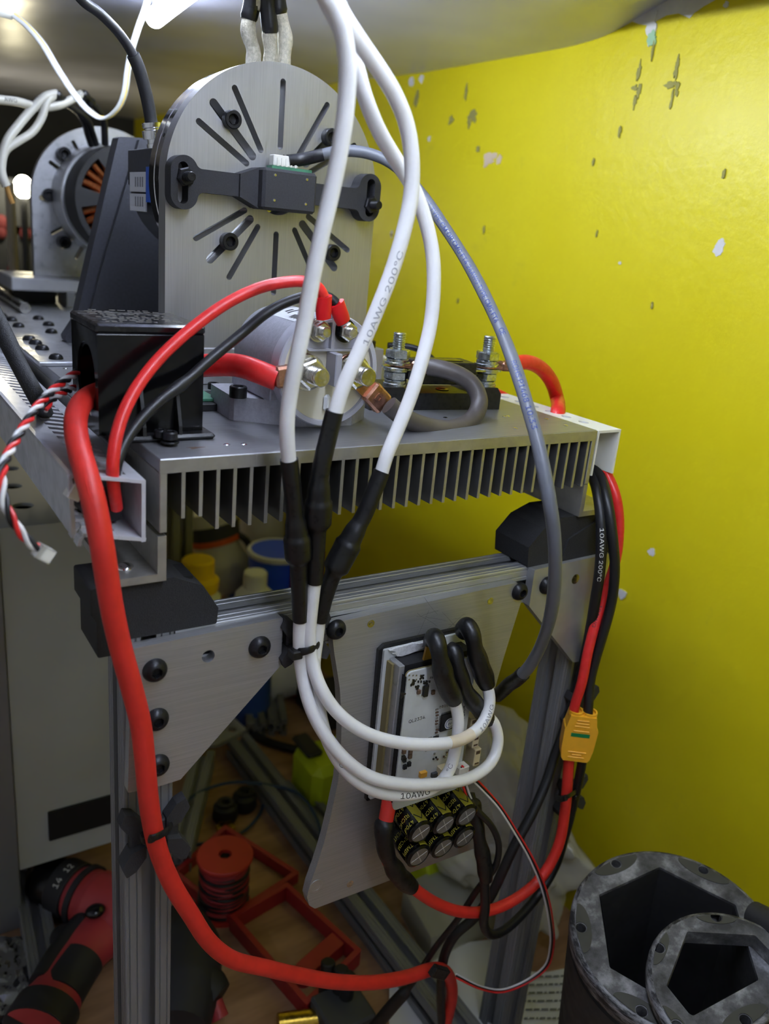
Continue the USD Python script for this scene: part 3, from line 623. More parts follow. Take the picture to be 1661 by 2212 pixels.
# ================================================================= rear motor stand
RX, RZ, RR, RY = 127.0, 103.0, 70.0, 550.0
t = Thing('motor_plate', 'farther round-topped aluminium plate behind the open copper motor', 'plate')
t.part('plate', slab_xz(arch(RX, RZ, RR, 31).difference(slots_of(RX, RZ)), RY, RY + 10), 'aluminium', False)
p = aty(83, 412, RY); t.part('cap_screw', caphead([RX - 55, RY, RZ + 3], D, 6, 6), 'black_steel')
for a in (135, 222): t.part('cap_screw', caphead([RX + 58 * math.cos(math.radians(a)), RY, RZ + 58 * math.sin(math.radians(a))], D, 6, 12), 'black_steel')
t.done()
t = Thing('mounting_block', 'light aluminium block carrying the farther motor plate', 'block')
p = aty(20, 594, RY - 30); t.part('bar', bx(30, 220, RY - 32, RY + 46, 19, 31, 1), 'aluminium_satin')
t.part('leg', bx(84, 92, RY - 10, RY + 30, 3.02, 19.2), 'aluminium_satin'); t.part('leg', bx(160, 175, RY - 10, RY + 30, 3.02, 19.2), 'aluminium_satin')
t.part('underside_block', bx(40, 80, RY + 20, RY + 44, 3.02, 19.2), 'black_matte'); t.done()
t = Thing('open_motor', 'round black motor showing copper windings through its windows', 'motor')
mc = np.array([RX, 0, RZ + 3]); MR = 49
t.part('base_ring', ring(mc + [0, RY - .2, 0], D, 30, MR + 3, 38, 72, .8), 'aluminium')
t.part('bell', ring(mc + [0, RY - 38.4, 0], D, 44, MR, 40, 72, 1.2), 'black_matte')
face = Point(mc[0], mc[2]).buffer(MR, 40).difference(Point(mc[0], mc[2]).buffer(10, 20)); wins = []
for k in range(6):
    a0, a1 = math.radians(60 * k + 11), math.radians(60 * k + 47)
    aa = np.linspace(a0, a1, 8); wins.append(Polygon([(mc[0] + 43.5 * math.cos(a), mc[2] + 43.5 * math.sin(a)) for a in aa] + [(mc[0] + 25 * math.cos(a), mc[2] + 25 * math.sin(a)) for a in aa[::-1]]).buffer(1))
t.part('face', slab_xz(face.difference(unary_union(wins)), RY - 80, RY - 77), 'black_matte', False)
for k in range(30):
    a = math.radians(12 * k + 4); d = np.array([math.cos(a), 0, math.sin(a)]); e = np.array([-math.sin(a), 0, math.cos(a)])
    m = bx(24, 43.6, -2.7, 2.7, 0, 22, 1.6); m.apply_transform(frame(mc + [0, RY - 51, 0], d, e)); t.part('winding', m, 'copper_winding')
t.part('core', cyl(mc + [0, RY - 39, 0], mc + [0, RY - 76.5, 0], 24, 40), 'black_matte')
t.part('shaft', cyl(mc + [0, RY - 76, 0], mc + [0, RY - 96, 0], 9, 28, .6), 'steel')
t.done()
# ================================================================= things on the heatsink
UP = np.array([0, 0, 1.0])
# ---- current sensor
sx0, sx1, sy0 = -16.5, 32.5, 35.0
sy1 = at(152.8, 670, 'X', sx0)[1]; sz1 = (aty(208, 698, sy0)[2] + aty(441, 705, sy0)[2]) / 2
t = Thing('current_sensor', 'glossy black current sensor box with a round hole the red cable runs through', 'sensor')
hc = at(186, 812, 'X', sx0); hy, hz = hc[1], hc[2]
t.part('body', slab_yz(sbox(sy0, 2.5, sy1, sz1 - 4.2).buffer(-.8).buffer(.8).difference(Point(hy, hz).buffer(16.0, 28)), sx0, sx1), 'gloss_black', False)
k = t.part('lid', bx(sx0 - .5, sx1 + .5, sy0 - .5, sy1 + .5, sz1 - 4.2, sz1, 1.0), 'gloss_black_lid')
rnd = random.Random(4); lines = []
for i in range(9):
    x = sx0 + 6
    while x < sx1 - 9:
        w = rnd.uniform(1.0, 4)
        if rnd.random() < .8: lines.append(bx(x, min(x + w, sx1 - 5), sy0 + 8 + i * 5.4, sy0 + 9.2 + i * 5.4, sz1, sz1 + .08))
        x += w + 1.2
t.part('print', cat(*lines, bx(sx0 + 14, sx1 - 8, sy1 - 7, sy1 - 5.8, sz1, sz1 + .08)), 'print_faint', False, under=k, label='faint small print on the lid')
t.part('tube', ring([sx0 + .8, hy, hz], [1, 0, 0], 14.6, 16.1, sx1 - sx0 - .8, 40), 'gloss_black')
t.part('flange', bx(-14.5, sx1 + 4, sy0 - 7.5, sy0 + 8, .03, 3, 1.2), 'black_plastic')
for x in (2.5, 19.5): t.part('rib', slab_yz(Polygon([(sy0 - 6.4, 2.8), (sy0 - 6.0, 7), (sy0 + .3, 27), (sy0 + .3, 2.8)]), x - .8, x + .8), 'black_plastic', False)
t.done()
for px, py, lab in [(367, 948, 'black socket screw standing at the front of the sensor flange'), (347, 934, 'black socket screw behind the one at the sensor flange')]:
    p = atz(px, py + (14 if px > 350 else 9), .1 if px > 350 else 3.1)
    t = Thing('loose_screw', lab, 'screw', group=None)
    t.part('head', caphead(p + [0, 0, 3.2 if px > 350 else 0], UP, 3.5 if px > 350 else 3.0, 3.4), 'black_steel')
    if px > 350: t.part('shank', thread(p, UP, 1.9, 3.4, .9), 'black_steel'); t.part('washer', ring(p + [0, 0, 1.2], UP, 1.9, 4.2, .9, 20, .2), 'black_steel')
    t.done()
# ---- green board on black carrier behind
t = Thing('relay_board', 'small green circuit board on a black carrier with two socket screws', 'circuit board')
a = atz(497, 872, 3)
t.part('carrier', bx(30, 74, 86, 122, .03, 4, .4), 'black_matte'); t.part('board', bx(26, 63, 92, 116, 4.1, 5.9, .2), 'pcb_green')
for px, py in [(461, 832), (483, 853)]: t.part('screw', caphead(atz(px, py + 8, 4), UP, 3.4, 3.8), 'black_steel')
t.done()

# ---- contactor
ca = np.array([100.1, 33.8, 31.2]); R = 29.2
t = Thing('contactor', 'round grey power contactor with four threaded terminals', 'contactor')
t.part('body', lathe([(0, 0), (R - 2.6, 0), (R - 2.2, 1), (R - 2.2, 46), (R - 2.6, 56), (R - 5, 60), (0, 60)], ca + [0, 6, 0], (0, 1, 0), 80), 'cast_grey')
t.part('face_rim', lathe([(R - 2.9, 9.5), (R - .2, 9.5), (R, 8.5), (R, .8), (R - .6, 0), (R - 3.0, 0), (R - 3.2, 1.0), (R - 3.2, 3.2)], ca, (0, 1, 0), 80), 'moulded_grey')
t.part('potting', lathe([(0, 0), (R - 3.0, 0), (R - 3.0, 3), (0, 3)], ca + [0, 2.2, 0], (0, 1, 0), 64), 'epoxy')
basep = Polygon([(59.3, 66.5), (60.4, 63.0), (80.6, 48.6), (90, 42.8), (100, 40.5), (120, 41), (136, 54), (139, 96), (61, 98)]).buffer(-1).buffer(1)
t.part('base', cat(slab_xy(basep, .03, 13.0), bx(72.5, 128, 46, 96, 13, 26, 1)), 'cast_grey', 40)
t.part('screw', caphead(atz(514, 858, 13.0) + [0, 0, 0], UP, 4.6, 6.0), 'black_steel')
# divider walls
fy = ca[1] + 2.2
outer = Polygon([(80.5, 66), (80.5, 48), (87, 41.6), (113.5, 41.6), (120, 48), (120, 66)]).intersection(Point(ca[0], ca[2]).buffer(R - 3, 40))
inner = outer.buffer(-1.2); well = outer.difference(inner)
t.part('terminal_well', slab_xz(unary_union([well, sbox(99.4, 41.6, 101.2, 60)]).buffer(0), fy - 3.2, fy + .2), 'moulded_grey', False)
t.part('well_floor', slab_xz(inner, fy - .5, fy + .1), 'moulded_grey', False)
t.part('barrier', bx(98.8, 102.6, fy - 10.5, fy + .2, 24.5, 41.4, .5), 'moulded_grey')
t.part('nib', bx(98.2, 102.2, fy - 3, fy, 10, 19, 1.4), 'label_paper')
for x, z, tip, r in [(86.3, 31.0, 16.5, 4.7), (113.4, 31.0, 16.5, 4.7)]:
    t.part('copper_pad', lathe([(0, 0), (9.2, 0), (9.2, 1.2), (8.8, 1.5), (0, 1.5)], [x, fy + .1, z], D, 36), 'copper_lug')
    t.part('washer', washer([x, fy - 3.8, z], D, 9.2, 1.4), 'steel'); t.part('nut', nut([x, fy - 5.2, z], D, 14.0, 5.6, .35), 'steel', False)
    t.part('terminal', thread([x, fy, z], D, r, fy - tip, 1.5, 26), 'steel', 25)
for x, z, tip in [(92.3, 51.9, 25.2), (107.6, 51.9, 25.2)]:
    t.part('washer', washer([x, fy - 1.8, z], D, 6.0, .9), 'steel' if x < 100 else 'gloss_black'); t.part('washer', washer([x, fy - 2.7, z], D, 5.2, 1.0), 'steel' if x < 100 else 'gloss_black')
    t.part('nut', nut([x, fy - 3.7, z], D, 8.6, 3.4, .5), 'steel', False); t.part('terminal', thread([x, fy, z], D, 2.7, fy - tip, 1.0, 22), 'steel', 25)
# label wrapped on the body
def wrap(x0, x1, a0, a1, rr, n=18):
    aa = np.radians(np.linspace(a0, a1, n)); V = []
    for y in (x0, x1):
        for a in aa: V.append([ca[0] + rr * math.cos(a), y, ca[2] + rr * math.sin(a)])
    V = np.array(V); F = []
    for i in range(n - 1): F += [(i, i + 1, n + i + 1), (i, n + i + 1, n + i)]
    return trimesh.Trimesh(V, np.array(F), process=False)
k = t.part('label', wrap(47, 76, 84, 122, R - 2.05), 'label_paper', True, label='white printed label on the body')
rnd = random.Random(9)
t.part('label_code', cat(*[wrap(48.5 + i * 1.1, 49.2 + i * 1.1, 110, 117 + rnd.random() * 2, R - 1.95, 4) for i in range(9)], wrap(64, 66, 92, 112, R - 1.95, 6), wrap(68, 70.5, 100, 110, R - 1.95, 6)), 'print_dark', True, under=k)
t.done()

# ---- lugs and heavy cables
def lug(t, hole_p, to_p, n, w=9.5, th=2.0, barrel=11.0, br=4.8, eye=6.8):
    """a crimped copper lug: eye plate round hole_p, barrel ending at to_p; n = face normal"""
    n = unit(n); d = unit(np.asarray(to_p) - hole_p); d = unit(d - n * (d @ n)); v = np.cross(n, d); L = np.linalg.norm(np.asarray(to_p) - hole_p)
    pl = unary_union([Point(0, 0).buffer(eye, 24), sbox(0, -w / 2, L - barrel + 2, w / 2)]).difference(Point(0, 0).buffer(3.2, 16))
    k = t.part('lug', extr(pl, frame(np.asarray(hole_p) - n * th / 2, d, v), th), 'copper_lug', False)
    T = frame(np.asarray(hole_p), d, v); b = bx(L - barrel, L + 1.5, -w / 2 - .8, w / 2 + .8, -br * .5, br * .75, 1.2); b.apply_transform(T); t.part('crimp', b, 'copper_lug', under=k)
    i = ring([0, 0, 0], [0, 0, 1], 1.5, 2.6, .5, 4); i.apply_transform(frame(np.asarray(hole_p) + d * (L - barrel * .5) + n * br * .75, unit(d + v), unit(v - d))); t.part('crimp_mark', i, 'copper_lug', False, under=k)
    return k
t = Thing('battery_cable', 'short thick red cable with copper lug from the sensor box to the contactor', 'cable')
h = np.array([86.3, fy - 2.6, 31.0]); e = aty(598, 819, 33)
C = curve([[26, hy, hz - 2], [38, 74, hz], aty(495, 788, 56), aty(530, 793, 46), aty(565, 806, 38), e], 2)
t.part('cable', tube(C, 5.6, 20, flat=(1.05, .9), up=(0, 0, 1)), 'red_cable'); lug(t, h, e + [0, 0, 1.0], D, 9, 2.0, 11, 5.2)
t.done()
t = Thing('jumper_cable', 'grey-brown looped cable with copper lugs between contactor and fuse', 'cable')
h = np.array([113.4, fy - 2.6, 31.0]); e = aty(840, 875, 24); fs = np.array([174.0, 80.0, 27.0]); e2 = np.array(aty(925, 793, 62))
C = curve([e, aty(870, 900, 22), aty(920, 921, 24), aty(975, 926, 28), aty(1020, 905, 33), aty(1036, 868, 39), aty(1020, 830, 46), aty(985, 807, 52), aty(945, 795, 58), e2], 2)
t.part('cable', tube(C, 5.2, 20), 'brown_grey_cable'); lug(t, h, e, D, 10.5, 2.0, 12, 5.0); lug(t, [173.5, 78, 26.6], e2, UP, 8, 1.6, 10, 5, 6.5)
t.done()

# ---- fuse holder
o = np.array([151.5, 73.0, 0]); fu = unit([.992, -.125, 0]); fv = np.array([.125, .992, 0]); T = frame(o, fu, fv)
def loc(x, y, z): return o + fu * x + fv * y + UP * z
t = Thing('fuse_holder', 'black fuse holder with two tall threaded studs of nuts and washers', 'fuse holder')
prof = Polygon([(0, .03), (92, .03), (92, 10), (89, 14), (75, 14), (69, 10.5), (27, 10.5), (21, 14), (3, 14), (0, 10)])
m = extr(prof, frame([0, 26, 0], [1, 0, 0], [0, 0, 1]), 26); m.apply_transform(T); t.part('base', m, 'black_plastic', False)
for x in (34, 55): t.part('screw_recess', ring(loc(x, 12, 10.5), UP, 2.4, 4.4, .5, 24, .1), 'gloss_black')
SX = (20.0, 84.0)
for x in SX:
    s = loc(x, 9, 14); zz = 0
    for nm, r, h in [('washer', 7.6, 1.5), ('spring_washer', 6.9, 1.8), ('nut', 13.2, 5.4), ('washer', 8.0, 1.3), ('tab', 8.4, 1.2), ('eye', 7.4, 1.5), ('washer', 7.9, 1.6), ('spring_washer', 6.8, 1.8), ('nut', 13.4, 5.6)]:
        q = s + UP * zz
        if nm == 'nut': t.part('nut', nut(q, UP, r, h, .2 if x < 50 else .55), 'zinc', False)
        elif nm == 'eye': pass
        else: t.part(nm, washer(q, UP, r, h), 'zinc')
        zz += h
    t.part('stud', thread(s, UP, 3.9, 31.5, 1.4, 24), 'zinc', 25)
t.done()
t = Thing('fuse', 'flat black bolt-down fuse between the two studs', 'fuse')
m = bx(31, 71, -1, 20, 16.0, 29.5, .8); m.apply_transform(T); t.part('case', m, 'black_plastic')
m = cat(bx(30.6, 71.4, -1.4, 20.4, 22.6, 23.4)); m.apply_transform(T); t.part('seam', m, 'gloss_black')
m = bx(37, 64, 5, 14, 29.4, 29.9, .2); m.apply_transform(T); t.part('window', m, 'gloss_black')
for a, b in ((13, 32), (70, 91)):
    m = extr(sbox(a, 2, b, 16).difference(Point(SX[0] if a < 20 else SX[1], 9).buffer(3.2)), frame([0, 0, 23.8], [1, 0, 0], [0, 1, 0]), 1.1); m.apply_transform(T); t.part('blade', m, 'zinc', False)
t.done()
t = Thing('fuse_output_cable', 'bent red cable with copper lug dropping into the white duct', 'cable')
h = loc(SX[1], 9, 26.4); e = np.array(aty(1110, 786, 66))
C = curve([e, aty(1135, 782, 68), aty(1165, 793, 72), aty(1190, 822, 78), aty(1203, 860, 85), at(1204, 896, 'Z', -2), at(1204, 896, 'Z', -2) + [0, 0, -14]], 2)
t.part('cable', tube(C, 4.9, 18), 'red_cable'); lug(t, h, e, UP, 8, 1.6, 10, 4.6, 6.4); t.done()
t = Thing('sense_lead', 'thin red lead running behind the fuse holder into the white duct', 'wire')
C = curve([loc(24, 30, 24), loc(60, 34, 16), aty(1085, 852, 112), aty(1110, 868, 104), aty(1135, 888, 98)], 2); t.part('wire', tube(C, 2.6, 12), 'red_cable'); t.done()
t = Thing('sense_lead', 'thin black lead beside the red one behind the fuse holder', 'wire')
C = curve([aty(838, 746, 165), aty(880, 748, 160), aty(915, 760, 150), aty(950, 790, 140), aty(1040, 850, 118), aty(1085, 868, 106), aty(1122, 892, 97)], 2); t.part('wire', tube(C, 2.2, 12), 'black_cable'); t.done()

# ---- coil wires with red crimp terminals
def crimp(t, a, b, w0=5.0, w1=5.6):
    C = np.linspace(a, b, 9); d = unit(np.asarray(b) - a); side = unit(np.cross(d, D))
    k = t.part('terminal', tube(C, np.interp(np.linspace(0, 1, 9), [0, .15, .3, .55, 1], [w0 * .9, w0 * .95, w0, w0 * 1.0, w0 * 1.05]) * .86, 18, flat=(1.0, .62), up=side), 'red_vinyl'); return k
t = Thing('coil_wire', 'thin red wire with red crimp terminal arching down into the open duct', 'wire')
a = np.array([92.3, fy - 1.6, 56.5]); b = aty(699, 640, 24)
C = curve([b, aty(690, 622, 24), aty(664, 609, 26), aty(620, 609, 28), aty(560, 622, 30), aty(490, 655, 30), aty(420, 705, 28), aty(350, 768, 24), aty(300, 830, 18), aty(268, 890, 12), aty(250, 950, 7), aty(243, 1015, 4), aty(246, 1055, 6), aty(252, 1098, 10)], 2)
t.part('wire', tube(C, 2.75, 14), 'red_cable'); crimp(t, aty(699, 688, 26), b); t.part('tongue', bx(89.6, 95, fy - 1.8, fy - .9, 52, 58.5, .2), 'steel'); t.done()
t = Thing('coil_wire', 'thin black wire with red crimp terminal sagging behind the red one', 'wire')
b = aty(726, 655, 26)
C = curve([b, aty(714, 643, 27), aty(690, 636, 29), aty(640, 645, 32), aty(585, 670, 34), aty(520, 722, 34), aty(450, 780, 31), aty(400, 825, 27), aty(350, 862, 22), aty(300, 912, 16), aty(265, 965, 10), aty(250, 1012, 6), aty(248, 1050, 9)], 2)
t.part('wire', tube(C, 2.5 + .5 * np.exp(-((np.linspace(0, 1, len(C)) - .61) / .03) ** 2), 14), 'black_cable'); crimp(t, aty(742, 696, 27), b); t.part('tongue', bx(105, 110.5, fy - 1.8, fy - .9, 52, 58, .2), 'steel'); t.done()
# ================================================================= phase cables
def end_sleeve(t, ps, r, name='end_sleeve'):
    C = curve(path(ps), 1.5); u = np.linspace(0, 1, len(C)); rr = r * (1 + .10 * np.sin(u * 9 + 1) + .06 * np.sin(u * 23))
    rr[u < .06] *= np.sqrt(np.clip(u[u < .06] / .06, .05, 1)); return t.part(name, tube(C, rr, 18), 'shrink')
def bullet(t, ps, r0, at_):
    """heat-shrunk bullet connector: thin, bulge, thin"""
    C = curve(path(ps), 1.2); u = np.linspace(0, 1, len(C)); a, b = at_
    rr = r0 * np.interp(u, [0, a - .03, a, a + .02, a + .09, a + .11, b - .02, b, b + .02, 1], [1.0, 1.02, 1.14, 1.24, 1.34, 1.60, 1.56, 1.16, 1.02, .94])
    return t.part('joint_sleeve', tube(C, rr, 22), 'shrink')
RW = 3.45
def overhead(a, b):
    """the unseen reach from a cable's top back to its motor lead"""
    return np.array([b, .7 * b + .3 * a + [0, 0, 8], .3 * b + .7 * a + [0, 0, 9]])
t = Thing('phase_cable', 'thick white cable of the arch nearest the plate middle, black joint hanging leftmost', 'cable')
p = path([(688, -30, -42), (715, 8, -41), (738, 60, -40), (750, 130, -38), (748, 220, -35), (735, 320, -32), (715, 420, -29), (694, 510, -27), (675, 600, -25), (657, 700, -23), (640, 780, -22), (627, 850, -20), (620, 910, -19), (621, 960, -18), (625, 1005, -17)])
p = np.vstack([overhead(p[0], aty(549, -22, 184)), p]); C = curve(p, 2); t.part('upper_wire', tube(C, RW, 18), 'white_cable')
bullet(t, [(624, 992, -17), (631, 1050, -16), (637, 1110, -15), (641, 1150, -14), (645, 1220, -13), (647, 1290, -12), (649, 1340, -11.5)], 4.15, (.36, .62))
lo = path([(649, 1330, -11.5), (647, 1390, -11), (652, 1450, -12), (668, 1520, -18), (697, 1580, -24), (745, 1640, -30), (800, 1678, -34), (870, 1694, -37), (950, 1693, -38), (1020, 1678, -36), (1062, 1645, -33), (1076, 1600, -29), (1066, 1560, -26), (1050, 1545, -24)])
C = curve(lo, 2); t.part('lower_wire', tube(C, RW, 18), 'white_cable'); end_sleeve(t, [(975, 1388, -16), (982, 1420, -22), (995, 1460, -25), (1012, 1500, -26), (1035, 1530, -25), (1056, 1556, -24)], 4.9)
t.done()
t = Thing('phase_cable', 'thick white cable crossing to the outside with print, middle black joint', 'cable')
p = path([(712, -30, -34), (735, 25, -32), (770, 80, -29), (812, 140, -26), (850, 200, -24), (877, 265, -22), (889, 335, -21), (888, 420, -20), (872, 500, -20), (845, 590, -20), (812, 675, -20), (780, 750, -20), (750, 815, -20), (733, 860, -20), (722, 900, -20)])
p = np.vstack([overhead(p[0], aty(576, -22, 182)), p]); C = curve(p, 2); k = t.part('upper_wire', tube(C, RW, 18), 'white_cable'); s = arclen(C)[-1]
t.part('print', text_cable(C, RW, '10AWG 200°C', 2.6, frac(C, aty(783, 745, -20)) * s, True, .35, .75), 'print_grey', False, under=k)
bullet(t, [(723, 888, -20), (710, 940, -19), (697, 995, -18.5), (690, 1040, -18), (688, 1090, -17), (686, 1140, -16), (683, 1200, -15), (680, 1258, -14)], 4.2, (.40, .66))
lo = path([(680, 1250, -14), (673, 1310, -13.5), (668, 1370, -13), (672, 1420, -14), (690, 1480, -20), (725, 1535, -26), (780, 1578, -32), (850, 1602, -36), (930, 1608, -39), (1000, 1596, -38), (1043, 1562, -34), (1058, 1515, -30), (1050, 1472, -26)])
C = curve(lo, 2); f1 = frac(C, aty(968, 1604, -39)); f2 = frac(C, aty(1022, 1582, -37))
t.part('lower_wire', cat(tube(cut(C, 0, f1), RW, 18), tube(cut(C, f2, 1), RW, 18)), 'white_cable'); t.part('stained_band', tube(cut(C, f1, f2), RW + .03, 18), 'stained_cable', label='yellowed stretch of the insulation')
k2 = 0; t.part('print', text_cable(C, RW, '10AWG', 2.5, frac(C, aty(1030, 1575, -36)) * arclen(C)[-1], False, -.5, .5), 'print_grey', False, under=3)
end_sleeve(t, [(1003, 1366, -10), (1010, 1352, -20), (1020, 1372, -25), (1028, 1410, -26), (1040, 1445, -26), (1052, 1480, -26)], 5.3)
t.done()
t = Thing('phase_cable', 'thick white cable hanging outermost beside the grey cable, right black joint', 'cable')
p = path([(735, 60, -10), (765, 130, -8), (790, 215, -6), (822, 290, -4), (858, 350, -3), (892, 405, -3), (917, 470, -4), (934, 545, -6), (937, 620, -8), (930, 700, -10), (911, 780, -12), (886, 860, -14), (858, 930, -15), (835, 985, -16), (824, 1022, -16)])
p = np.vstack([overhead(aty(690, -30, -16), aty(598, -22, 181)), path([(690, -30, -16), (712, 15, -13)]), p]); C = curve(p, 2); t.part('upper_wire', tube(C, RW, 18), 'white_cable')
bullet(t, [(825, 1018, -16), (804, 1070, -16), (785, 1115, -15.5), (765, 1150, -15), (745, 1190, -14), (722, 1235, -13), (704, 1285, -11), (690, 1340, -9)], 4.2, (.36, .66))
lo = path([(690, 1335, -9), (684, 1385, -9), (678, 1440, -11), (686, 1510, -17), (704, 1590, -22), (735, 1650, -27), (780, 1693, -31), (830, 1714, -34), (890, 1716, -36), (940, 1700, -35), (970, 1665, -33), (985, 1610, -31), (990, 1555, -29), (980, 1505, -28)])
C = curve(lo, 2); k = t.part('lower_wire', tube(C, RW, 18), 'white_cable'); s = arclen(C)[-1]
t.part('print', text_cable(C, RW, '10AWG', 3.0, frac(C, aty(858, 1716, -35)) * s, False, -.15, .35), 'print_dark', False, under=k)
t.part('print', text_cable(C, RW, '200°C', 2.6, frac(C, aty(708, 1600, -22)) * s, False, .1, .5), 'print_grey', False, under=k)
t.part('print', text_cable(C, RW, '°C', 2.6, frac(C, aty(968, 1668, -33)) * s, False, .1, .5), 'print_grey', False, under=k)
end_sleeve(t, [(938, 1392, -10), (938, 1376, -20), (945, 1392, -27), (952, 1430, -29), (960, 1465, -29), (975, 1500, -28), (983, 1512, -28)], 5.4)
t.done()
# clip on the beam that gathers the three cables
def cable_clip(name, label, o, u, v, w=23.0, h=24.0, tie=None):
    """printed clip: o back centre on the profile, u across, v up; wings stand towards u x v"""
    T = frame(o, u, v); t = Thing(name, label, 'cable clip')
    def P(m): m.apply_transform(T); return m
    t.part('body', P(bx(-w / 2, w / 2, -h * .26, h * .26, 0, 5.0, .8)), 'printed_black')
    for sx in (-1, 1):
        pl = Polygon([(sx * w * .24, -h * .1), (sx * w * .5, -h * .16), (sx * w * .68, -h * .40), (sx * w * .60, -h * .58), (sx * w * .44, -h * .52), (sx * w * .24, -h * .30)])
        t.part('wing', P(extr(pl.buffer(.6), frame([0, 0, .2], [1, 0, 0], [0, 1, 0]), 8.5)), 'printed_black', False)
        pl = affinity.scale(pl, 1, -1, origin=(0, 0)); t.part('wing', P(extr(pl.buffer(.6), frame([0, 0, .2], [1, 0, 0], [0, 1, 0]), 6.5)), 'printed_black', False)
    t.tf = T; return t
def ziptie(t, pts, r=1.5):
    C = curve(pts, 1.2); k = t.part('zip_tie', tube(C, r, 8, flat=(1.4, .5), up=(0, 0, 1)), 'black_plastic')
    return k
o = aty(648, 1368, 3.0)
t = cable_clip('cable_clip', 'black printed clip tying the three white cables at the beam', o, (1, 0, 0), (0, 0, 1), 20, 22)
k = ziptie(t, path([(632, 1412, -4), (640, 1409, -12), (655, 1408, -16.5), (670, 1404, -17.5), (684, 1397, -14), (692, 1386, -9), (693, 1372, -3)]))
m = bx(-3, 3, -3, 3, -2.4, 2.4, .6); m.apply_translation(aty(638, 1412, -13)); t.part('tie_head', m, 'black_plastic', under=k); t.done()

# ================================================================= grey sensor cable
t = Thing('signal_cable', 'long grey printed cable hanging from the black arm down to the controller', 'cable')
g = [(690, 336, 141), (730, 327, 139), (780, 328, 132), (830, 344, 122), (872, 375, 110), (915, 425, 94), (960, 490, 74), (1005, 560, 50), (1048, 640, 22), (1085, 720, -6), (1115, 800, -32), (1140, 880, -52), (1160, 950, -64), (1175, 1020, -72), (1188, 1090, -78), (1197, 1160, -80), (1199, 1240, -78), (1191, 1320, -71), (1170, 1390, -60), (1143, 1440, -48), (1120, 1465, -40)]
C = curve(path(g), 2); k = t.part('cable', tube(C, 3.35 * (1 + .03 * np.sin(np.linspace(0, 40, len(C)))), 16), 'grey_cable'); s = arclen(C)[-1]
for txt, x, y, yy in [('[UL] TYPE CM OR CMG FT4 24AWG TYPE CMG FT4', 928, 428, 94), ('CE', 1097, 733, -6), ('ROHS P1468 10:33', 1119, 785, -30)]:
    t.part('print', text_cable(C, 3.35, txt, 2.7, frac(C, aty(x, y, yy)) * s, False, -.1 if yy > 50 else .1, .25), 'print_blue', False, under=k)
t.part('boot', tube(curve(path([(622, 348, 148), (650, 345, 147), (690, 336, 141), (698, 334, 140)]), 1.5), 3.7, 16), 'shrink')
t.part('pins', cat(*[tube(curve(path([(612 + 5 * i, 337 + i * 1.5, 147), (632, 344 + i, 148)]), 2), .8, 8) for i in range(4)]), 'black_cable')
t.part('end_boot', tube(curve(path([(1130, 1455, -43), (1116, 1468, -38), (1100, 1478, -32), (1088, 1490, -26), (1074, 1502, -19)]), 1.2), 4.2, 14), 'shrink')
t.done()

# ================================================================= heavy red cable from the sensor hole, down the post and away
t = Thing('power_cable', 'long thick red silicone cable from the sensor hole down past the post', 'cable')
g = [np.array([16.0, 64, 21]), np.array([-2.0, 59, 19.5]), np.array([-16.0, 51, 17.6])] + [aty(*q) for q in [(171, 880, 40), (163, 918, 26), (172, 975, 9), (188, 1030, -5), (204, 1090, -11), (219, 1170, -15), (230, 1240, -15), (243, 1320, -14), (261, 1400, -13), (283, 1480, -13), (303, 1560, -13), (313, 1640, -13), (319, 1710, -13), (328, 1775, -13), (343, 1840, -12), (372, 1910, -12), (412, 1975, -12), (452, 2035, -12), (500, 2072, -12), (570, 2090, -10), (650, 2108, -8), (730, 2121, -6), (810, 2122, -4), (880, 2110, -3), (930, 2094, -2), (958, 2096, 4), (972, 2115, 10), (976, 2150, 14), (968, 2190, 18), (955, 2240, 22)]]
C = curve(g, 2.5); t.part('cable', tube(C, np.interp(np.linspace(0, 1, len(C)), [0, .14, .25, .5, 1], [5.0, 5.0, 4.9, 4.6, 4.5]), 22), 'red_silicone'); t.done()
o = aty(328, 1790, 4.0)
t = cable_clip('cable_clip', 'black printed clip holding the red cable on the post below the corner plate', o, (1, 0, 0), (0, 0, 1), 25, 30)
k = ziptie(t, path([(312, 1812, -3), (318, 1813, -12), (332, 1810, -19.5), (348, 1803, -17), (362, 1793, -9), (371, 1782, -2)]))
m = bx(-2.6, 2.6, -2.6, 2.6, -2.2, 2.2, .5); m.apply_translation(aty(316, 1808, -8)); t.part('tie_head', m, 'black_plastic', under=k); t.done()

# ================================================================= twisted sensor leads
def twisted(t, C, r, R0, pitch, mats, ph0=0.0, n=10):
    T = np.gradient(C, axis=0); T /= np.linalg.norm(T, axis=1, keepdims=True); u = perp(T[0])[0]; s = arclen(C); U = []
    for k in T: u = unit(u - k * (u @ k)); U.append(u)
    U = np.array(U); B = np.cross(T, U); ks = []
    for i, mm in enumerate(mats):
        a = ph0 + 2 * np.pi * (s / pitch + i / len(mats)); Q = C + R0 * (np.cos(a)[:, None] * U + np.sin(a)[:, None] * B)
        ks.append(t.part('wire', tube(Q, r, n), mm, label={'red_cable': 'red strand', 'black_cable': 'black strand', 'white_cable': 'white strand'}[mm]))
    return ks
t = Thing('twisted_lead', 'twisted red, black and white lead ending in a white plug in the air', 'cable')
C = curve(path([(165, 805, 70), (140, 822, 60), (112, 845, 48), (85, 872, 36), (62, 905, 24), (40, 940, 12), (20, 975, 2), (6, 1010, -8), (3, 1045, -14), (10, 1085, -18), (25, 1120, -20), (45, 1150, -21), (62, 1170, -21), (84, 1186, -21)]), 1.4)
twisted(t, C, .95, 1.1, 19, ['red_cable', 'black_cable', 'white_cable'])
p = aty(84, 1189, -21); d = unit(aty(100, 1196, -20) - aty(70, 1180, -21)); T = frame(p, d, UP)
k = None
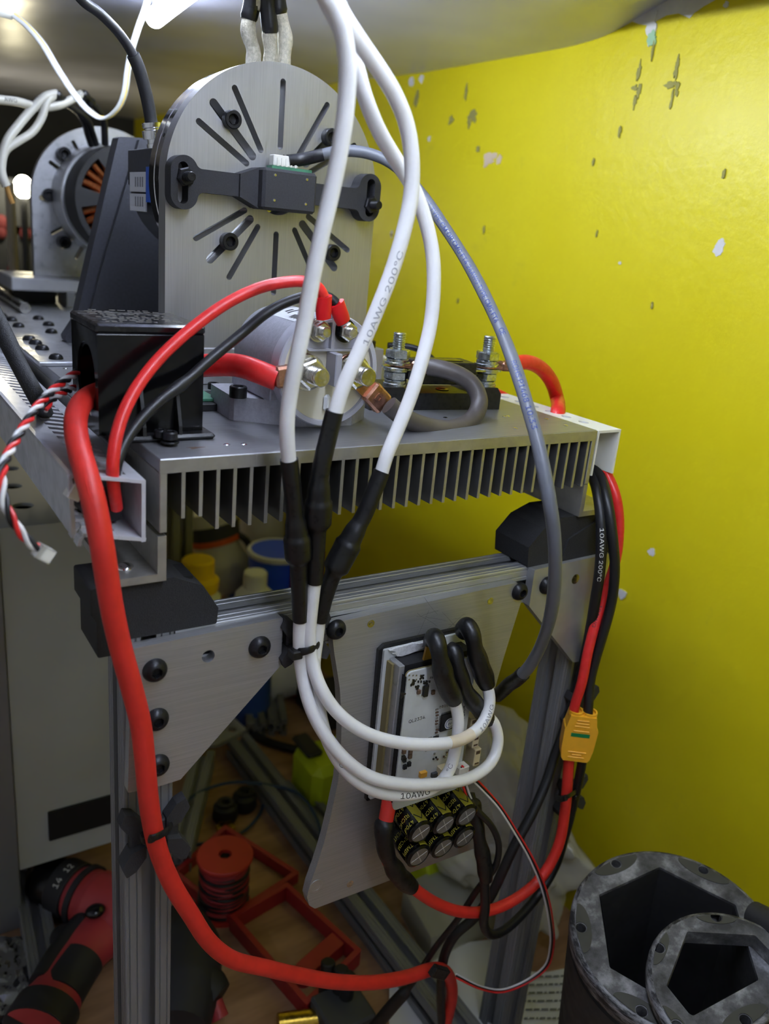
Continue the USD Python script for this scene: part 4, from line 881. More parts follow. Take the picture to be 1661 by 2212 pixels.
for b in [bx(-1, 5.4, -2.8, -2.2, -2.5, 2.5), bx(-1, 5.4, 2.2, 2.8, -2.5, 2.5), bx(-1, 5.4, -2.8, 2.8, -2.5, -1.9), bx(-1, 5.4, -2.8, 2.8, 1.9, 2.5), bx(-1, 1, -2.8, 2.8, -2.5, 2.5)]:
    b.apply_transform(T); k = b if k is None else cat(k, b)
t.part('plug', k, 'white_plastic', False); t.done()
t = Thing('twisted_lead', 'short twisted lead from the sensor box into the wire duct', 'cable')
C = curve(path([(160, 838, 74), (142, 845, 66), (118, 858, 56), (104, 872, 50), (97, 886, 48)]), 1.4); twisted(t, C, .9, 1.0, 17, ['red_cable', 'black_cable', 'white_cable'], 1.0)
C = curve(path([(184, 848, 62), (192, 868, 56), (200, 888, 50), (210, 902, 46)]), 1.4); twisted(t, C, .85, 1.0, 17, ['red_cable', 'white_cable', 'black_cable'], 2.0); t.done()
t = Thing('sleeved_cable', 'thick black sleeved cable dropping into the open wire duct slots', 'cable')
C = curve([at(-75, 560, 'Y', 190), at(-32, 640, 'Y', 165), at(4, 712, 'Y', 140), at(40, 786, 'Y', 110), at(75, 850, 'Y', 82), at(98, 893, 'Z', -7), at(104, 905, 'Z', -20)], 2)
t.part('sleeve', tube(C, np.interp(np.linspace(0, 1, len(C)), [0, .32, .42, 1], [4.6, 4.6, 4.2, 4.0]), 16), 'braid_black'); t.done()
C = curve([[-22, 12, -30], [-24, 60, -29], [-22, 160, -30]], 3)
solo('duct_wire', 'dark wire bundle lying inside the open wire duct', 'wire', cat(tube(C, 4, 12), tube(C + [7, 4, 1], 3.2, 12), tube(curve([[-15, 30, -16], [-13, 60, -20], [-16, 140, -24]], 3), 4.2, 12)), 'black_cable')
# ================================================================= motor controller on its plate
def bar_along(a, b, r, n=10): return tube(np.linspace(a, b, 6), r, n)
t = Thing('motor_controller', 'white motor controller board with a capacitor bank bolted on the waisted plate', 'motor controller')
t.part('pad', slab_xz(Polygon([(121.5, -116), (125, -113.2), (186, -113.2), (187, -216), (123, -216)]).buffer(-1).buffer(1), -2.05, -4.6), 'shrink', False)
t.part('lower_board', slab_xz(sbox(124, -214, 184, -115.5).buffer(-1).buffer(1), -4.6, -6.4), 'pcb_white', False)
t.part('paste', slab_xz(patch(141, -117, 10, 3, sx=1.4, sy=.3), -6.4, -8.2), 'heatsink_paste', False)
t.part('side_bar', bx(127.6, 131.2, -17.0, -6.4, -205, -121, .3), 'aluminium'); t.part('side_rail', bx(126.0, 127.6, -12, -6.4, -206, -122, .2), 'pcb_edge')
t.part('core', bx(131.2, 178, -17, -6.4, -209, -121), 'black_matte')
BY = -20.0
def bp(px, py): p = aty(px, py, BY - 1.6); return p
kb = t.part('upper_board', slab_xz(sbox(130.2, -213.2, 178, -123).buffer(-3).buffer(3), BY, BY - 1.6), 'pcb_white', False)
t.part('board_edge', slab_xz(sbox(130.0, -213.4, 178.2, -122.8).buffer(-3).buffer(3), BY + .6, BY - .2), 'pcb_edge', False, under=kb)
t.part('fibre_edge', bx(129.8, 130.3, -20.6, -14, -208, -126), 'gloss_black', under=kb)
def comp(name, px, py, w, h, d, m, label=None, edge=.2):
    p = bp(px, py); t.part(name, bx(p[0] - w / 2, p[0] + w / 2, p[1] - d, p[1] + .05, p[2] - h / 2, p[2] + h / 2, edge), m, under=kb, label=label)
comp('chip', 918, 1491, 3.0, 7.0, 1.6, 'chip_black'); comp('chip', 966, 1557, 10.5, 11.0, 1.4, 'chip_black')
p = bp(968, 1560) + [0, -1.45, 0]; t.part('sticker', lathe([(0, .08), (3.6, .08), (3.6, 0)], p, D, 24), 'label_paper', False, under=kb, label='round white sticker on the processor')
p2 = p + [0, -.1, 0]; t.part('sticker_print', cat(ring(p2, D, 2.6, 2.9, .06, 20), *[bx(p2[0] - 1 + i * .7, p2[0] - .7 + i * .7, p2[1] - .06, p2[1], p2[2] - .9 + (i % 2) * .7, p2[2] + .5) for i in range(4)]), 'print_blue', False, under=kb)
rnd = random.Random(11); pins = []
for i in range(9):
    for sx in (-1, 1):
        q = bp(918, 1491); pins.append(bx(q[0] + sx * 1.9 - .5, q[0] + sx * 1.9 + .5, q[1] - .4, q[1], q[2] - 3 + i * .74, q[2] - 2.65 + i * .74))
q = bp(966, 1557)
for i in range(16):
    pins += [bx(q[0] - 6.3, q[0] - 5.2, q[1] - .3, q[1], q[2] - 5 + i * .64, q[2] - 4.7 + i * .64), bx(q[0] - 5 + i * .64, q[0] - 4.7 + i * .64, q[1] - .3, q[1], q[2] + 5.4, q[2] + 6.5)]
t.part('chip_pins', cat(*pins), 'solder', False, under=kb)
for x, y in [(903, 1493), (934, 1494)]: comp('capacitor_chip', x, y, 2.2, 2.6, 1.5, 'component_brown')
for x, y in [(871, 1622), (872, 1640), (873, 1655), (884, 1632), (882, 1649), (870, 1636), (885, 1622)]: comp('capacitor_chip', x, y, 2.3, 2.8, 1.6, 'component_brown' if rnd.random() < .5 else 'chip_black')
for i in range(11): comp('resistor', 943 + rnd.uniform(-1, 1), 1532 + i * 6.2, 2.0, 1.0, .8, 'component_brown' if i % 3 else 'solder')
for i in range(7): comp('resistor', 950 + i * 5.0, 1527 - i * 1.3, .9, 1.6, .8, 'solder')
for i in range(14): comp('resistor', rnd.uniform(895, 1000), rnd.uniform(1612, 1640), 1.2, 1.2, .8, rnd.choice(['solder', 'component_brown', 'chip_black']))
for i in range(8): comp('test_pad', 884 + (i % 4) * 8 + rnd.uniform(-1, 1), 1459 + (i // 4) * 9, 1.0, 1.0, .25, 'solder')
for i in range(5): comp('resistor', 903 + i * 6, 1472, 1.0, 1.4, .7, rnd.choice(['chip_black', 'component_brown']))
comp('tantalum', 911, 1670, 4.6, 3.6, 2.4, 'tantalum', 'orange tantalum capacitor'); comp('inductor', 928, 1596, 2.6, 2.6, 1.4, 'solder'); comp('inductor', 940, 1594, 3.4, 3.0, 1.4, 'chip_black')
comp('inductor', 938, 1671, 5.5, 3.0, 2.0, 'tool_grey')
t.part('print', text_on('QL2334.', 2.1, bp(882, 1563), (1, 0, .02), (-.02, 0, 1), .06), 'print_dark', False, under=kb)
t.part('print', text_on('FSE', 1.3, bp(928, 1467), (1, 0, 0), (0, 0, 1), .06, True), 'print_dark', False, under=kb)
bl = []
for i in range(46):
    q = bp(1003 - i * .42 + rnd.uniform(-3, 3), 1527 + i * 2.4); bl.append(bx(q[0], q[0] + rnd.uniform(.4, 1.6), q[1] - .05, q[1], q[2], q[2] + .5))
t.part('print', cat(*bl), 'print_dark', False, under=kb)
for x, y, w, h in [(1010, 1555, 5, 9), (1015, 1590, 5, 9), (1018, 1625, 5, 12)]:
    q = aty(x, y, -14); c_ = bx(q[0] - w / 2, q[0] + w / 2, -20, -11, q[2] - h / 2, q[2] + h / 2, .4)
    k = t.part('socket', c_, 'connector_cream', under=kb); t.part('socket_mouth', cat(bx(q[0] - w / 2 + 1, q[0] + w / 2 - 1, -20.2, -19, q[2] - h / 2 + 1.4, q[2] - h / 2 + 2.4), bx(q[0] - w / 2 + 1, q[0] + w / 2 - 1, -20.2, -19, q[2] + h / 2 - 3.4, q[2] + h / 2 - 1.2)), 'component_brown')
comp('plug', 951, 1659, 6, 6, 5, 'connector_cream', None, .5); comp('plug', 990, 1655, 7.5, 6, 6, 'white_plastic', None, .5)
t.part('film', slab_xz(Polygon([(143, -128), (145, -113), (155, -113), (152, -126)]), -15, -16.5), 'kapton', False, label='amber film tab')
for i in range(5): t.part('black_dab', slab_xz(patch(*( [bp(870, 1500)[0], bp(870, 1500)[2]] if i == 0 else [bp(884 + i * 9, 1462 + (i % 3) * 12)[0], bp(884 + i * 9, 1462 + (i % 3) * 12)[2]]), 1.6, i + 3, rough=.8), BY - 1.55, BY - 1.9), 'chip_black', False, under=kb)
# capacitor bank
ax = unit([0, -.99, -.12]); cl = 27.0; cr = 8.1
def text_ring(txt, h, c, a, r, ang, s0, sgn=1):
    """print running round a cylinder: c centre of the front end, a axis to the front; s0 behind the front"""
    m = meshkit.text_mesh(txt, h, .06).subdivide(); x, y, z = np.array(m.vertices).T; u = np.array([1.0, 0, 0]); v = np.cross(a, u)
    th = ang + sgn * x / r; m.vertices = np.asarray(c) - np.outer(s0 - y, a) + (r + .03 + z)[:, None] * (np.cos(th)[:, None] * u + np.sin(th)[:, None] * v); return m
for i, (cx_, cz_) in enumerate([(142.4, -223.3), (159.8, -224), (176.3, -223.8), (143.3, -240.6), (160.8, -241), (177, -239.8)]):
    c = np.array([cx_, -35.0, cz_]); v = np.cross(ax, [1.0, 0, 0])
    k = t.part('capacitor', lathe([(0, 0), (cr - .8, 0), (cr, 1.2), (cr, cl - 3), (cr - .9, cl - 2.4), (cr, cl - 1.6), (cr, cl - .8), (cr - 1.6, cl), (cr - 1.9, cl - .4), (0, cl - .4)], c - ax * cl, ax, 40), 'gloss_black')
    t.part('can_top', lathe([(0, .15), (cr - 2.0, .15), (cr - 1.8, 0)], c - ax * .4, ax, 32), 'cap_can', under=k)
    d1, d2 = unit(np.array([1.0, 0, 0]) * .9 + v * .43), unit(np.array([1.0, 0, 0]) * -.43 + v * .9); gr = []
    for dd in (d1, d2):
        b = bx(-5.6, 5.6, -.22, .22, 0, .12); b.apply_transform(frame(c - ax * .28, dd, np.cross(ax, dd))); gr.append(b)
    t.part('vent_cross', cat(*gr), 'cap_groove', False, under=k)
    up_ = 1 if v[2] > 0 else -1; a_band = math.atan2(up_, .12) if i < 3 else -math.atan2(up_, .12) + 2.6
    aa = np.linspace(a_band - .42, a_band + .42, 9); V = []; F = []
    for s_ in (0.9, 2.2, 24):
        for a in aa: V.append(c - ax * s_ + (cr + .05 - (.5 if s_ < 1 else 0)) * (math.cos(a) * np.array([1.0, 0, 0]) + math.sin(a) * v))
    for r_i in range(2):
        for j in range(8): q0 = r_i * 9 + j; F += [(q0, q0 + 1, q0 + 10), (q0, q0 + 10, q0 + 9), (q0, q0 + 10, q0 + 1), (q0, q0 + 9, q0 + 10)]
    t.part('stripe', trimesh.Trimesh(np.array(V), np.array(F), process=False), 'gold_band', False, under=k)
    if i < 3:
        for s_ in (3.5, 13): t.part('chevron', cat(*[tube(np.array([c - ax * (s_ + dd2) + (cr + .1) * (math.cos(a) * np.array([1.0, 0, 0]) + math.sin(a) * v) for a, dd2 in ((a_band + sg * .36, 4.5), (a_band + sg * .18, 2.2), (a_band, 0))]), .28, 6) for sg in (-1, 1)]), 'gloss_black', False, under=k)
    tx = [text_ring(w_, 2.3, c, ax, cr, a_band + .62 * (1), s_, 1) for w_, s_ in (('470uF', 5.5), ('RICHC', 10.5), ('470uF', 16), ('RICHC', 21))] if i < 3 else [text_ring(w_, 2.2, c, ax, cr, 2.0, s_, 1) for w_, s_ in (('TMIP)', 5.5), ('5°CIM', 11), ('VENT', 16.5))]
    t.part('print', cat(*tx), 'print_gold', False, under=k)
t.done()

# ================================================================= battery connector and its leads
c = aty(1249, 1586, -17); za = unit(aty(1258, 1527, -17) - aty(1245, 1645, -17)); u = unit([.80, -.60, 0]); T = frame(c, u, za); 
t = Thing('power_connector', 'yellow two-pole power connector with a green stripe', 'connector')
def P(m): m.apply_transform(T); return m
W2, H2 = 10.2, 17.5
out = Polygon([(-W2 + 2, H2), (W2 - 2, H2), (W2 - .5, H2 - 9), (W2 + .6, H2 - 10), (W2, -8), (W2 - 1.2, -H2 + 2), (W2 - 2.4, -H2), (-W2 + 2.4, -H2), (-W2 + 1, -H2 + 2), (-W2, -8), (-W2 - .2, H2 - 10), (-W2 + .6, H2 - 9)]).buffer(.5)
k = t.part('shell', P(extr(out, frame([0, 0, -4.5], [1, 0, 0], [0, 1, 0]), 10.5)), 'xt_yellow', False)
t.part('grip', P(cat(*[bx(-w, w, y - .45, y + .45, 5.8, 6.7, .3) for y, w in ((15, 4), (12.8, 4.4), (10.5, 5), (-10.2, 6.2), (-12.4, 3.4), (-14.4, 5.5), (6.8, 5.4))])), 'xt_yellow', under=k)
t.part('stripe', P(bx(-6.2, 6.2, 2.0, 4.8, 5.9, 6.2)), 'xt_green', label='green stripe'); 
t.part('sleeve_ring', P(cat(ring([-4.6, H2 - 1, .6], [0, 1, 0], 3.7, 4.9, 3.2, 24), ring([4.6, H2 - 1, .6], [0, 1, 0], 3.7, 4.9, 3.2, 24))), 'xt_yellow')
t.done()
def xt(x, y): return c + u * x + za * y + np.cross(u, za) * .6
LR = 3.3
t = Thing('battery_lead', 'red lead curving from the white duct down into the yellow connector', 'cable')
C = curve(np.vstack([path([(1262, 968, 34), (1284, 984, 22), (1312, 1026, 6), (1330, 1072, -4), (1337, 1125, -8), (1334, 1185, -10), (1326, 1225, -10), (1315, 1260, -10), (1300, 1307, -11), (1284, 1354, -13), (1270, 1408, -15), (1257, 1474, -16.5)]), [xt(-4.6, 21)], [xt(-4.6, 12)]]), 2)
t.part('wire', tube(C, LR, 16), 'red_cable'); t.part('print', text_cable(C, LR, '10AWG', 2.2, frac(C, aty(1301, 1304, -11)) * arclen(C)[-1], False, -.2, .4), 'print_dark', False, under=0); t.done()
t = Thing('battery_lead', 'outer black lead from under the duct into the yellow connector', 'cable')
C = curve(np.vstack([path([(1262, 985, 30), (1281, 1002, 20), (1302, 1040, 4), (1314, 1094, -10), (1323, 1160, -17), (1328, 1227, -19), (1322, 1294, -19), (1305, 1361, -18), (1287, 1421, -17), (1275, 1470, -17)]), [xt(4.6, 21)], [xt(4.6, 12)]]), 2)
t.part('wire', tube(C, LR, 16), 'black_cable'); t.done()
t = Thing('ground_lead', 'printed black lead running down past the connector and away to the floor', 'cable')
C = curve(path([(1262, 1005, 24), (1276, 1022, 16), (1290, 1060, 2), (1297, 1110, -8), (1299, 1177, -14), (1294, 1244, -14), (1285, 1301, -12), (1275, 1361, -9), (1262, 1428, -5), (1246, 1490, -1.5), (1225, 1560, -.6), (1196, 1639, -1), (1179, 1691, -4), (1150, 1756, -8), (1114, 1821, -10), (1085, 1883, -10), (1060, 1935, -8), (1022, 1985, -4), (986, 2016, 0), (966, 2048, 4), (956, 2081, 8), (952, 2149, 14), (955, 2230, 22)]), 2)
k = t.part('wire', tube(C, 3.5, 16), 'black_cable'); t.part('print', text_cable(C, 3.5, '10AWG 200°C', 2.4, frac(C, aty(1303, 1140, -11)) * arclen(C)[-1], False, .1, .5), 'print_white', False, under=k); t.done()
t = Thing('controller_lead', 'red lead sweeping from the controller under the capacitors up to the yellow connector', 'cable')
C = curve(np.vstack([path([(843, 1690, -12), (841, 1730, -16), (833, 1775, -20), (830, 1830, -22), (850, 1880, -22), (885, 1912, -22), (940, 1950, -22), (1000, 1970, -22), (1060, 1966, -22), (1120, 1938, -22), (1170, 1894, -21), (1205, 1830, -20), (1220, 1755, -18)]), [xt(-4.4, -24)], [xt(-4.4, -14)]]), 2)
t.part('wire', tube(C, np.interp(np.linspace(0, 1, len(C)), [0, .1, .2, 1], [4.6, 4.2, 3.7, 3.7]), 18), 'red_silicone')
end_sleeve(t, [(834, 1763, -19), (829, 1800, -21.5), (835, 1842, -22.5), (855, 1882, -22.5), (876, 1906, -22), (890, 1916, -22)], 5.4, 'sleeve'); t.done()
t = Thing('controller_lead', 'black lead looping low from the controller round to the yellow connector', 'cable')
C = curve(np.vstack([path([(1015, 1715, -14), (1025, 1760, -20), (1038, 1830, -25), (1046, 1900, -28), (1048, 1960, -29), (1045, 1995, -29), (1058, 2018, -27), (1085, 2012, -24), (1125, 1978, -20), (1165, 1930, -16), (1200, 1870, -13), (1222, 1800, -12), (1238, 1740, -13)]), [xt(4.4, -24)], [xt(4.4, -14)]]), 2)
t.part('wire', tube(C, 3.2, 16), 'black_cable')
end_sleeve(t, [(1018, 1722, -16), (1027, 1765, -21), (1036, 1815, -25), (1045, 1860, -27), (1050, 1900, -28)], 4.7, 'sleeve'); t.done()
t = Thing('hall_lead', 'thin black sleeve arching beside the capacitors from the controller', 'wire')
C = curve(path([(1000, 1690, -22), (1012, 1725, -24), (1030, 1750, -27), (1060, 1782, -30), (1077, 1822, -31), (1074, 1860, -31), (1062, 1885, -29), (1036, 1915, -22), (988, 1987, -10), (942, 2045, 0), (913, 2088, 6), (890, 2125, 12), (850, 2170, 20), (800, 2230, 30)]), 2)
t.part('wire', tube(C, np.interp(np.linspace(0, 1, len(C)), [0, .03, .05, .80, .82, 1], [1.3, 1.3, 2.1, 2.2, 4.6, 5.0]), 12), 'black_cable')
for off, mm in ((-1.2, 'red_cable'), (1.2, 'white_cable')): t.part('strand', tube(cut(C, 0, .045) + np.array([off, -1.2, 0]), .75, 8), mm, label=mm.split('_')[0] + ' strand')
t.done()
t = Thing('servo_lead', 'thin flat lead of red, black and white wires with a black plug', 'cable')
g = path([(994, 1657, -26), (1020, 1680, -27), (1045, 1705, -28), (1078, 1742, -29), (1113, 1796, -30), (1148, 1856, -31), (1174, 1918, -31), (1189, 1985, -30), (1192, 2045, -28), (1178, 2090, -25), (1142, 2118, -22), (1088, 2140, -19), (1040, 2134, -17), (985, 2108, -14)])
C = curve(g, 2); T_ = np.gradient(C, axis=0); T_ /= np.linalg.norm(T_, axis=1, keepdims=True); wv = CAM - C; wv -= T_ * (wv * T_).sum(1)[:, None]; wv /= np.linalg.norm(wv, axis=1, keepdims=True); sd = np.cross(wv, T_)
for i, mm in enumerate(('white_cable', 'black_cable', 'red_cable')): t.part('wire', tube(C + sd * (i - 1) * 1.2 * (1 - .25 * np.sin(np.linspace(0, 9, len(C))))[:, None] + wv * (.6 * np.sin(np.linspace(0, 12, len(C)) + i))[:, None], .68, 8), mm, label=mm.split('_')[0] + ' wire')
d = unit(aty(985, 2108, -14) - aty(934, 2094, -12)); b = bx(0, 14.5, -3.9, 3.9, -2.4, 2.4, .4); b.apply_transform(frame(aty(934, 2096, -12), d, UP)); t.part('plug', b, 'black_plastic'); t.done()
o = aty(1225, 1700, 3.5)
t = cable_clip('cable_clip', 'black printed clip tying leads to the post below the yellow connector', aty(1212, 1712, 4) + [6, 0, 0], (1, 0, 0), (0, 0, 1), 18, 24)
k = ziptie(t, path([(1200, 1722, -4), (1212, 1726, -18), (1224, 1722, -26), (1238, 1714, -22), (1246, 1708, -10)])); 
b = bx(-2, 2, -2, 2, -2, 2, .5); b.apply_translation(aty(1243, 1720, -16)); t.part('tie_head', b, 'black_plastic', under=k); t.done()
t = cable_clip('cable_clip', 'black printed clip half hidden behind the yellow connector', aty(1236, 1520, 4) + [4, 0, 0], (1, 0, 0), (0, 0, 1), 20, 22); t.done()
# ================================================================= motor leads and cords overhead
t = Thing('phase_leads', 'three beige sleeved motor leads with black joints above the plate', 'cable')
for i, (pts, jp) in enumerate([([(546, 142, 190), (548, 110, 189), (538, 80, 188), (536, 52, 187), (545, 20, 186), (550, -20, 184)], [(536, 44, 187), (543, 15, 186), (548, -22, 185)]),
                               ([(584, 140, 188), (585, 110, 186), (582, 75, 185), (584, 48, 184), (580, 10, 183), (576, -20, 182)], [(584, 72, 184), (580, 30, 183), (576, -22, 182)]),
                               ([(612, 142, 186), (615, 110, 185), (616, 75, 184), (608, 45, 183), (600, 15, 182), (598, -20, 181)], [(604, 30, 182), (600, 8, 181.5), (598, -22, 181)])]):
    C = curve(path(pts), 1.5); t.part('lead', tube(C, 4.4 * (1 + .07 * np.sin(np.linspace(0, 17, len(C)) + i)), 16), 'beige_sleeve'); C = curve(path(jp), 1.5); t.part('joint', tube(C, np.interp(np.linspace(0, 1, len(C)), [0, .1, 1], [4.4, 5.2, 5.0]), 16), 'shrink')
t.done()
# rear motor's phase leads and white cables
t = Thing('rear_phase_lead', 'white cable pair joined by black heat-shrink to the farther motor', 'cable')
for pts, r in [([(-12, 214, 430), (40, 220, 440), (85, 232, 450), (125, 228, 455), (160, 212, 462), (176, 203, 465)], 3.4), ([(122, 203, 455), (100, 208, 450), (70, 235, 445), (40, 270, 440), (15, 305, 436), (5, 340, 434), (3, 375, 432), (14, 402, 432)], 3.6), ([(118, 205, 454), (100, 220, 448), (92, 250, 444), (70, 285, 440), (40, 305, 437), (12, 325, 435), (4, 350, 434)], 3.2)]:
    C = curve(path(pts), 2); t.part('white_wire', tube(C, r, 14), 'cream_cable')
C0 = curve(path([(-12, 214, 430), (40, 220, 440), (85, 232, 450), (125, 228, 455), (160, 212, 462), (176, 203, 465)]), 2); t.part('print', cat(text_cable(C0, 3.4, 'AWG', 3.0, frac(C0, aty(4, 214, 432)) * arclen(C0)[-1], False, .2, .2), text_cable(C0, 3.4, 'AWG', 3.0, frac(C0, aty(152, 215, 460)) * arclen(C0)[-1], False, .2, .2)), 'print_dark', False)
for pts in [[(118, 202, 454), (130, 212, 456), (145, 222, 462)], [(176, 203, 465), (190, 212, 468), (198, 225, 474)]]:
    C = curve(path(pts), 1.5); t.part('joint', tube(C, 3.6 + .8 * np.sin(np.linspace(0, 9, len(C))), 14), 'shrink')
for pts in [[(140, 220, 460), (165, 238, 468), (188, 258, 478), (198, 285, 492), (207, 312, 500)], [(196, 222, 473), (212, 238, 480), (224, 260, 488), (226, 285, 494), (227, 312, 500)], [(168, 240, 470), (182, 262, 482), (190, 290, 494), (198, 314, 500)]]:
    C = curve(path(pts), 2); t.part('black_wire', tube(C, 3.1, 12), 'black_cable')
C = curve(path([(14, 402, 432), (18, 415, 432), (27, 440, 432)]), 1); t.part('tinned_end', tube(C, 2.1, 10), 'tan_brown'); t.done()
# flat lamp cord with yellow stripe
t = Thing('lamp_flex', 'flat white lamp cord with yellow stripe hanging in a loop under the ceiling', 'cable')
g = path([(28, 32, 440), (50, 48, 438), (90, 92, 430), (125, 150, 425), (158, 200, 420), (190, 238, 416), (222, 256, 414), (252, 238, 412), (268, 205, 410), (276, 150, 408), (285, 105, 406), (300, 55, 404), (316, 10, 402), (322, -20, 400)])
C = curve(g, 2); sd = np.array([.8, .6, .25]); t.part('cord', tube(C, 2.6, 14, flat=(1.5, .55), up=sd), 'flex_white')
T_ = np.gradient(C, axis=0); T_ /= np.linalg.norm(T_, axis=1, keepdims=True); nv = np.cross(T_, sd); nv /= np.linalg.norm(nv, axis=1, keepdims=True); nv *= np.sign((nv * (CAM - C)).sum(1))[:, None]
t.part('stripe', tube(C + nv * 1.15, .7, 8, flat=(1.4, .5), up=sd), 'bottle_yellow', label='yellow stripe along the cord'); 
e = g[0]; t.part('plug', tube(np.linspace(e + [-26, 0, 5], e, 8), np.interp(np.linspace(0, 1, 8), [0, .5, .7, 1], [5, 5, 4, 3.2]), 14, flat=(1.2, .8), up=(0, 0, 1)), 'white_plastic'); t.done()
# far clutter
p = aty(24, 490, 700); t = Thing('floor_lamp', 'glowing yellow bulb far back beside the farther plate', 'lamp')
q = aty(50, 404, 1100); t.part('bulb', ball(q, 13, (1, 1, 1.25)), 'bulb_glow'); t.part('stem', cyl(q + [0, 0, -700], q + [0, 0, -14], 5), 'dark_far'); t.done()
p = aty(22, 430, 700); solo('support_rod', 'thin beige upright rod far back at the edge', 'rod', cyl([p[0], 700, 3], [p[0], 700, aty(22, 395, 700)[2]], 5, 18), 'far_tan')
tm = Thing('far_machine', 'dark machine with dull red knobs standing in the gloom behind the bench', 'machine')
for x, y, r in [(55, 505, 9), (3, 480, 9), (3, 502, 8), (27, 585, 8)]:
    q = aty(x, y, 1165); tm.part('knob', ball(q, r, (1, .6, 1.3)), 'far_red')
tm.part('body', cat(bx(60, 420, 1180, 1380, FZ, 40, 4), bx(100, 180, 1170, 1190, -60, 60, 3), bx(40, 200, 1170, 1300, 40, 130, 4)), 'dark_far'); tm.done()

# ================================================================= white cabinet at lower left
cyf = 300.0; cz1 = aty(0, 1141, cyf)[2]; cz0 = aty(140, 1850, cyf)[2]
t = Thing('machine_cabinet', 'pale machine cabinet with a holed top and a black strip low on its front', 'cabinet')
topp = sbox(-400, cyf - 1, 95, 800)
for x, y, r in [(23, 1012, 7), (28, 1050, 7.5), (50, 1092.5, 8), (-30, 1020, 7), (-20, 1100, 8)]:
    q = atz(x, y, cz1); topp = topp.difference(Point(q[0], q[1]).buffer(r, 16))
t.part('top_panel', slab_xy(topp, cz1 - 3, cz1), 'panel_white', False)
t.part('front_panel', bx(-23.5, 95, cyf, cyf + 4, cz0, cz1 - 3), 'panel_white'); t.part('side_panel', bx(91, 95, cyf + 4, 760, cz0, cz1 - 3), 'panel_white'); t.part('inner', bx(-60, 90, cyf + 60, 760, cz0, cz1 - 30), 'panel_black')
t.part('corner_post', bx(-52, -24, cyf - 2, cyf + 26, FZ, cz1 - 3, 1), 'extrusion'); t.part('front_panel', bx(-300, -52, cyf, cyf + 4, cz0, cz1 - 3), 'panel_white')
a, b = aty(104, 1757, cyf - 3), aty(104, 1820, cyf - 3); t.part('black_strip', bx(a[0], 84, cyf - 3, cyf, b[2], a[2], .8), 'panel_black', label='black brush strip across the foot of the front panel'); t.done()

# ================================================================= floor clutter
def fl(px, py, h=0.0): return atz(px, py, FZ + h)
def floor_profile(label, a, b, m='extrusion', w=25.0, ext0=0, ext1=0, group=None):
    h = w / 2 + .05; p0 = fl(*a, h); p1 = fl(*b, h); d = unit(p1 - p0); return extrusion('loose_profile', label, p0 - d * ext0, p1 + d * ext1, UP, m, w, group)
floor_profile('slotted profile lying under the drill beside the silver bag', (55, 1866), (104, 2140))
floor_profile('long slotted profile lying diagonally across the floor under the waisted plate', (512, 1608), (950, 2180), w=27, ext1=120)
floor_profile('shorter slotted profile beside the long diagonal one', (628, 1700), (716, 1800), w=22)
floor_profile('slotted profile running along the floor behind the red cable post', (440, 1640), (385, 1860), w=25)
floor_profile('cut slotted profile end lying far back, nearer the corner plate', (555, 1580), (532, 1478), w=24)
floor_profile('cut slotted profile end lying far back, nearer the white cables', (600, 1572), (583, 1470), w=24)
q = fl(383, 1545); extrusion('rear_post', 'upright slotted post far behind, left of the yellow bottle', (q[0], q[1], FZ), (q[0], q[1], -56), (0, 1, 0))
ps = [fl(x, y, 28) for x, y in [(440, 1610), (497, 1553), (524, 1578), (470, 1606)]]
pl = Polygon([(p[0], p[1]) for p in ps]); q = fl(502, 1579, 28)
t = Thing('floor_plate', 'aluminium joining plate with a hole on top of the floor profiles', 'plate'); t.part('plate', slab_xy(pl.buffer(4).difference(Point(q[0], q[1]).buffer(5)), FZ + 25.2, FZ + 30), 'aluminium_satin', False); t.done()

# spool of two-colour wire
b = fl(482, 1958); H = 64.0
for H in np.arange(40, 120, 1.0):
    v = CM @ (b + [0, 0, H] - CAM); py = PX_H / 2 + PX_F * v[1] / v[2]
    if py < 1846: break
t = Thing('wire_spool', 'red spool wound with dark red and black wire', 'spool'); R0 = 26.0
t.part('top_flange', lathe([(6.0, H - 4), (R0 - 1, H - 4), (R0, H - 3), (R0, H - 1), (R0 - 1, H), (6.0, H), (6.0, H - 4)], b, UP, 48), 'spool_red')
t.part('bore', lathe([(6.0, H), (6.0, H - 30), (0, H - 30)], b, UP, 6), 'spool_red', False)
t.part('bottom_flange', lathe([(0, .1), (R0, .1), (R0, 3.5), (0, 3.5)], b, UP, 48), 'spool_red')
t.part('core', cyl(b + [0, 0, 3], b + [0, 0, H - 3.6], 20, 32), 'panel_black')
rnd = random.Random(5)
for k in range(24):
    z = 5.2 + k * (H - 11) / 23; aa = np.linspace(0, 2 * np.pi, 40); tl = rnd.uniform(-2.2, 2.2); ph = rnd.uniform(0, 6)
    C = np.stack([b[0] + (21 + rnd.uniform(-1.2, 1.5)) * np.cos(aa), b[1] + 21 * np.sin(aa), b[2] + z + tl * np.sin(aa + ph)], 1); t.part('winding', tube(C, 2.1, 8), 'wire_red_dark' if k % 2 else 'black_cable')
t.done()
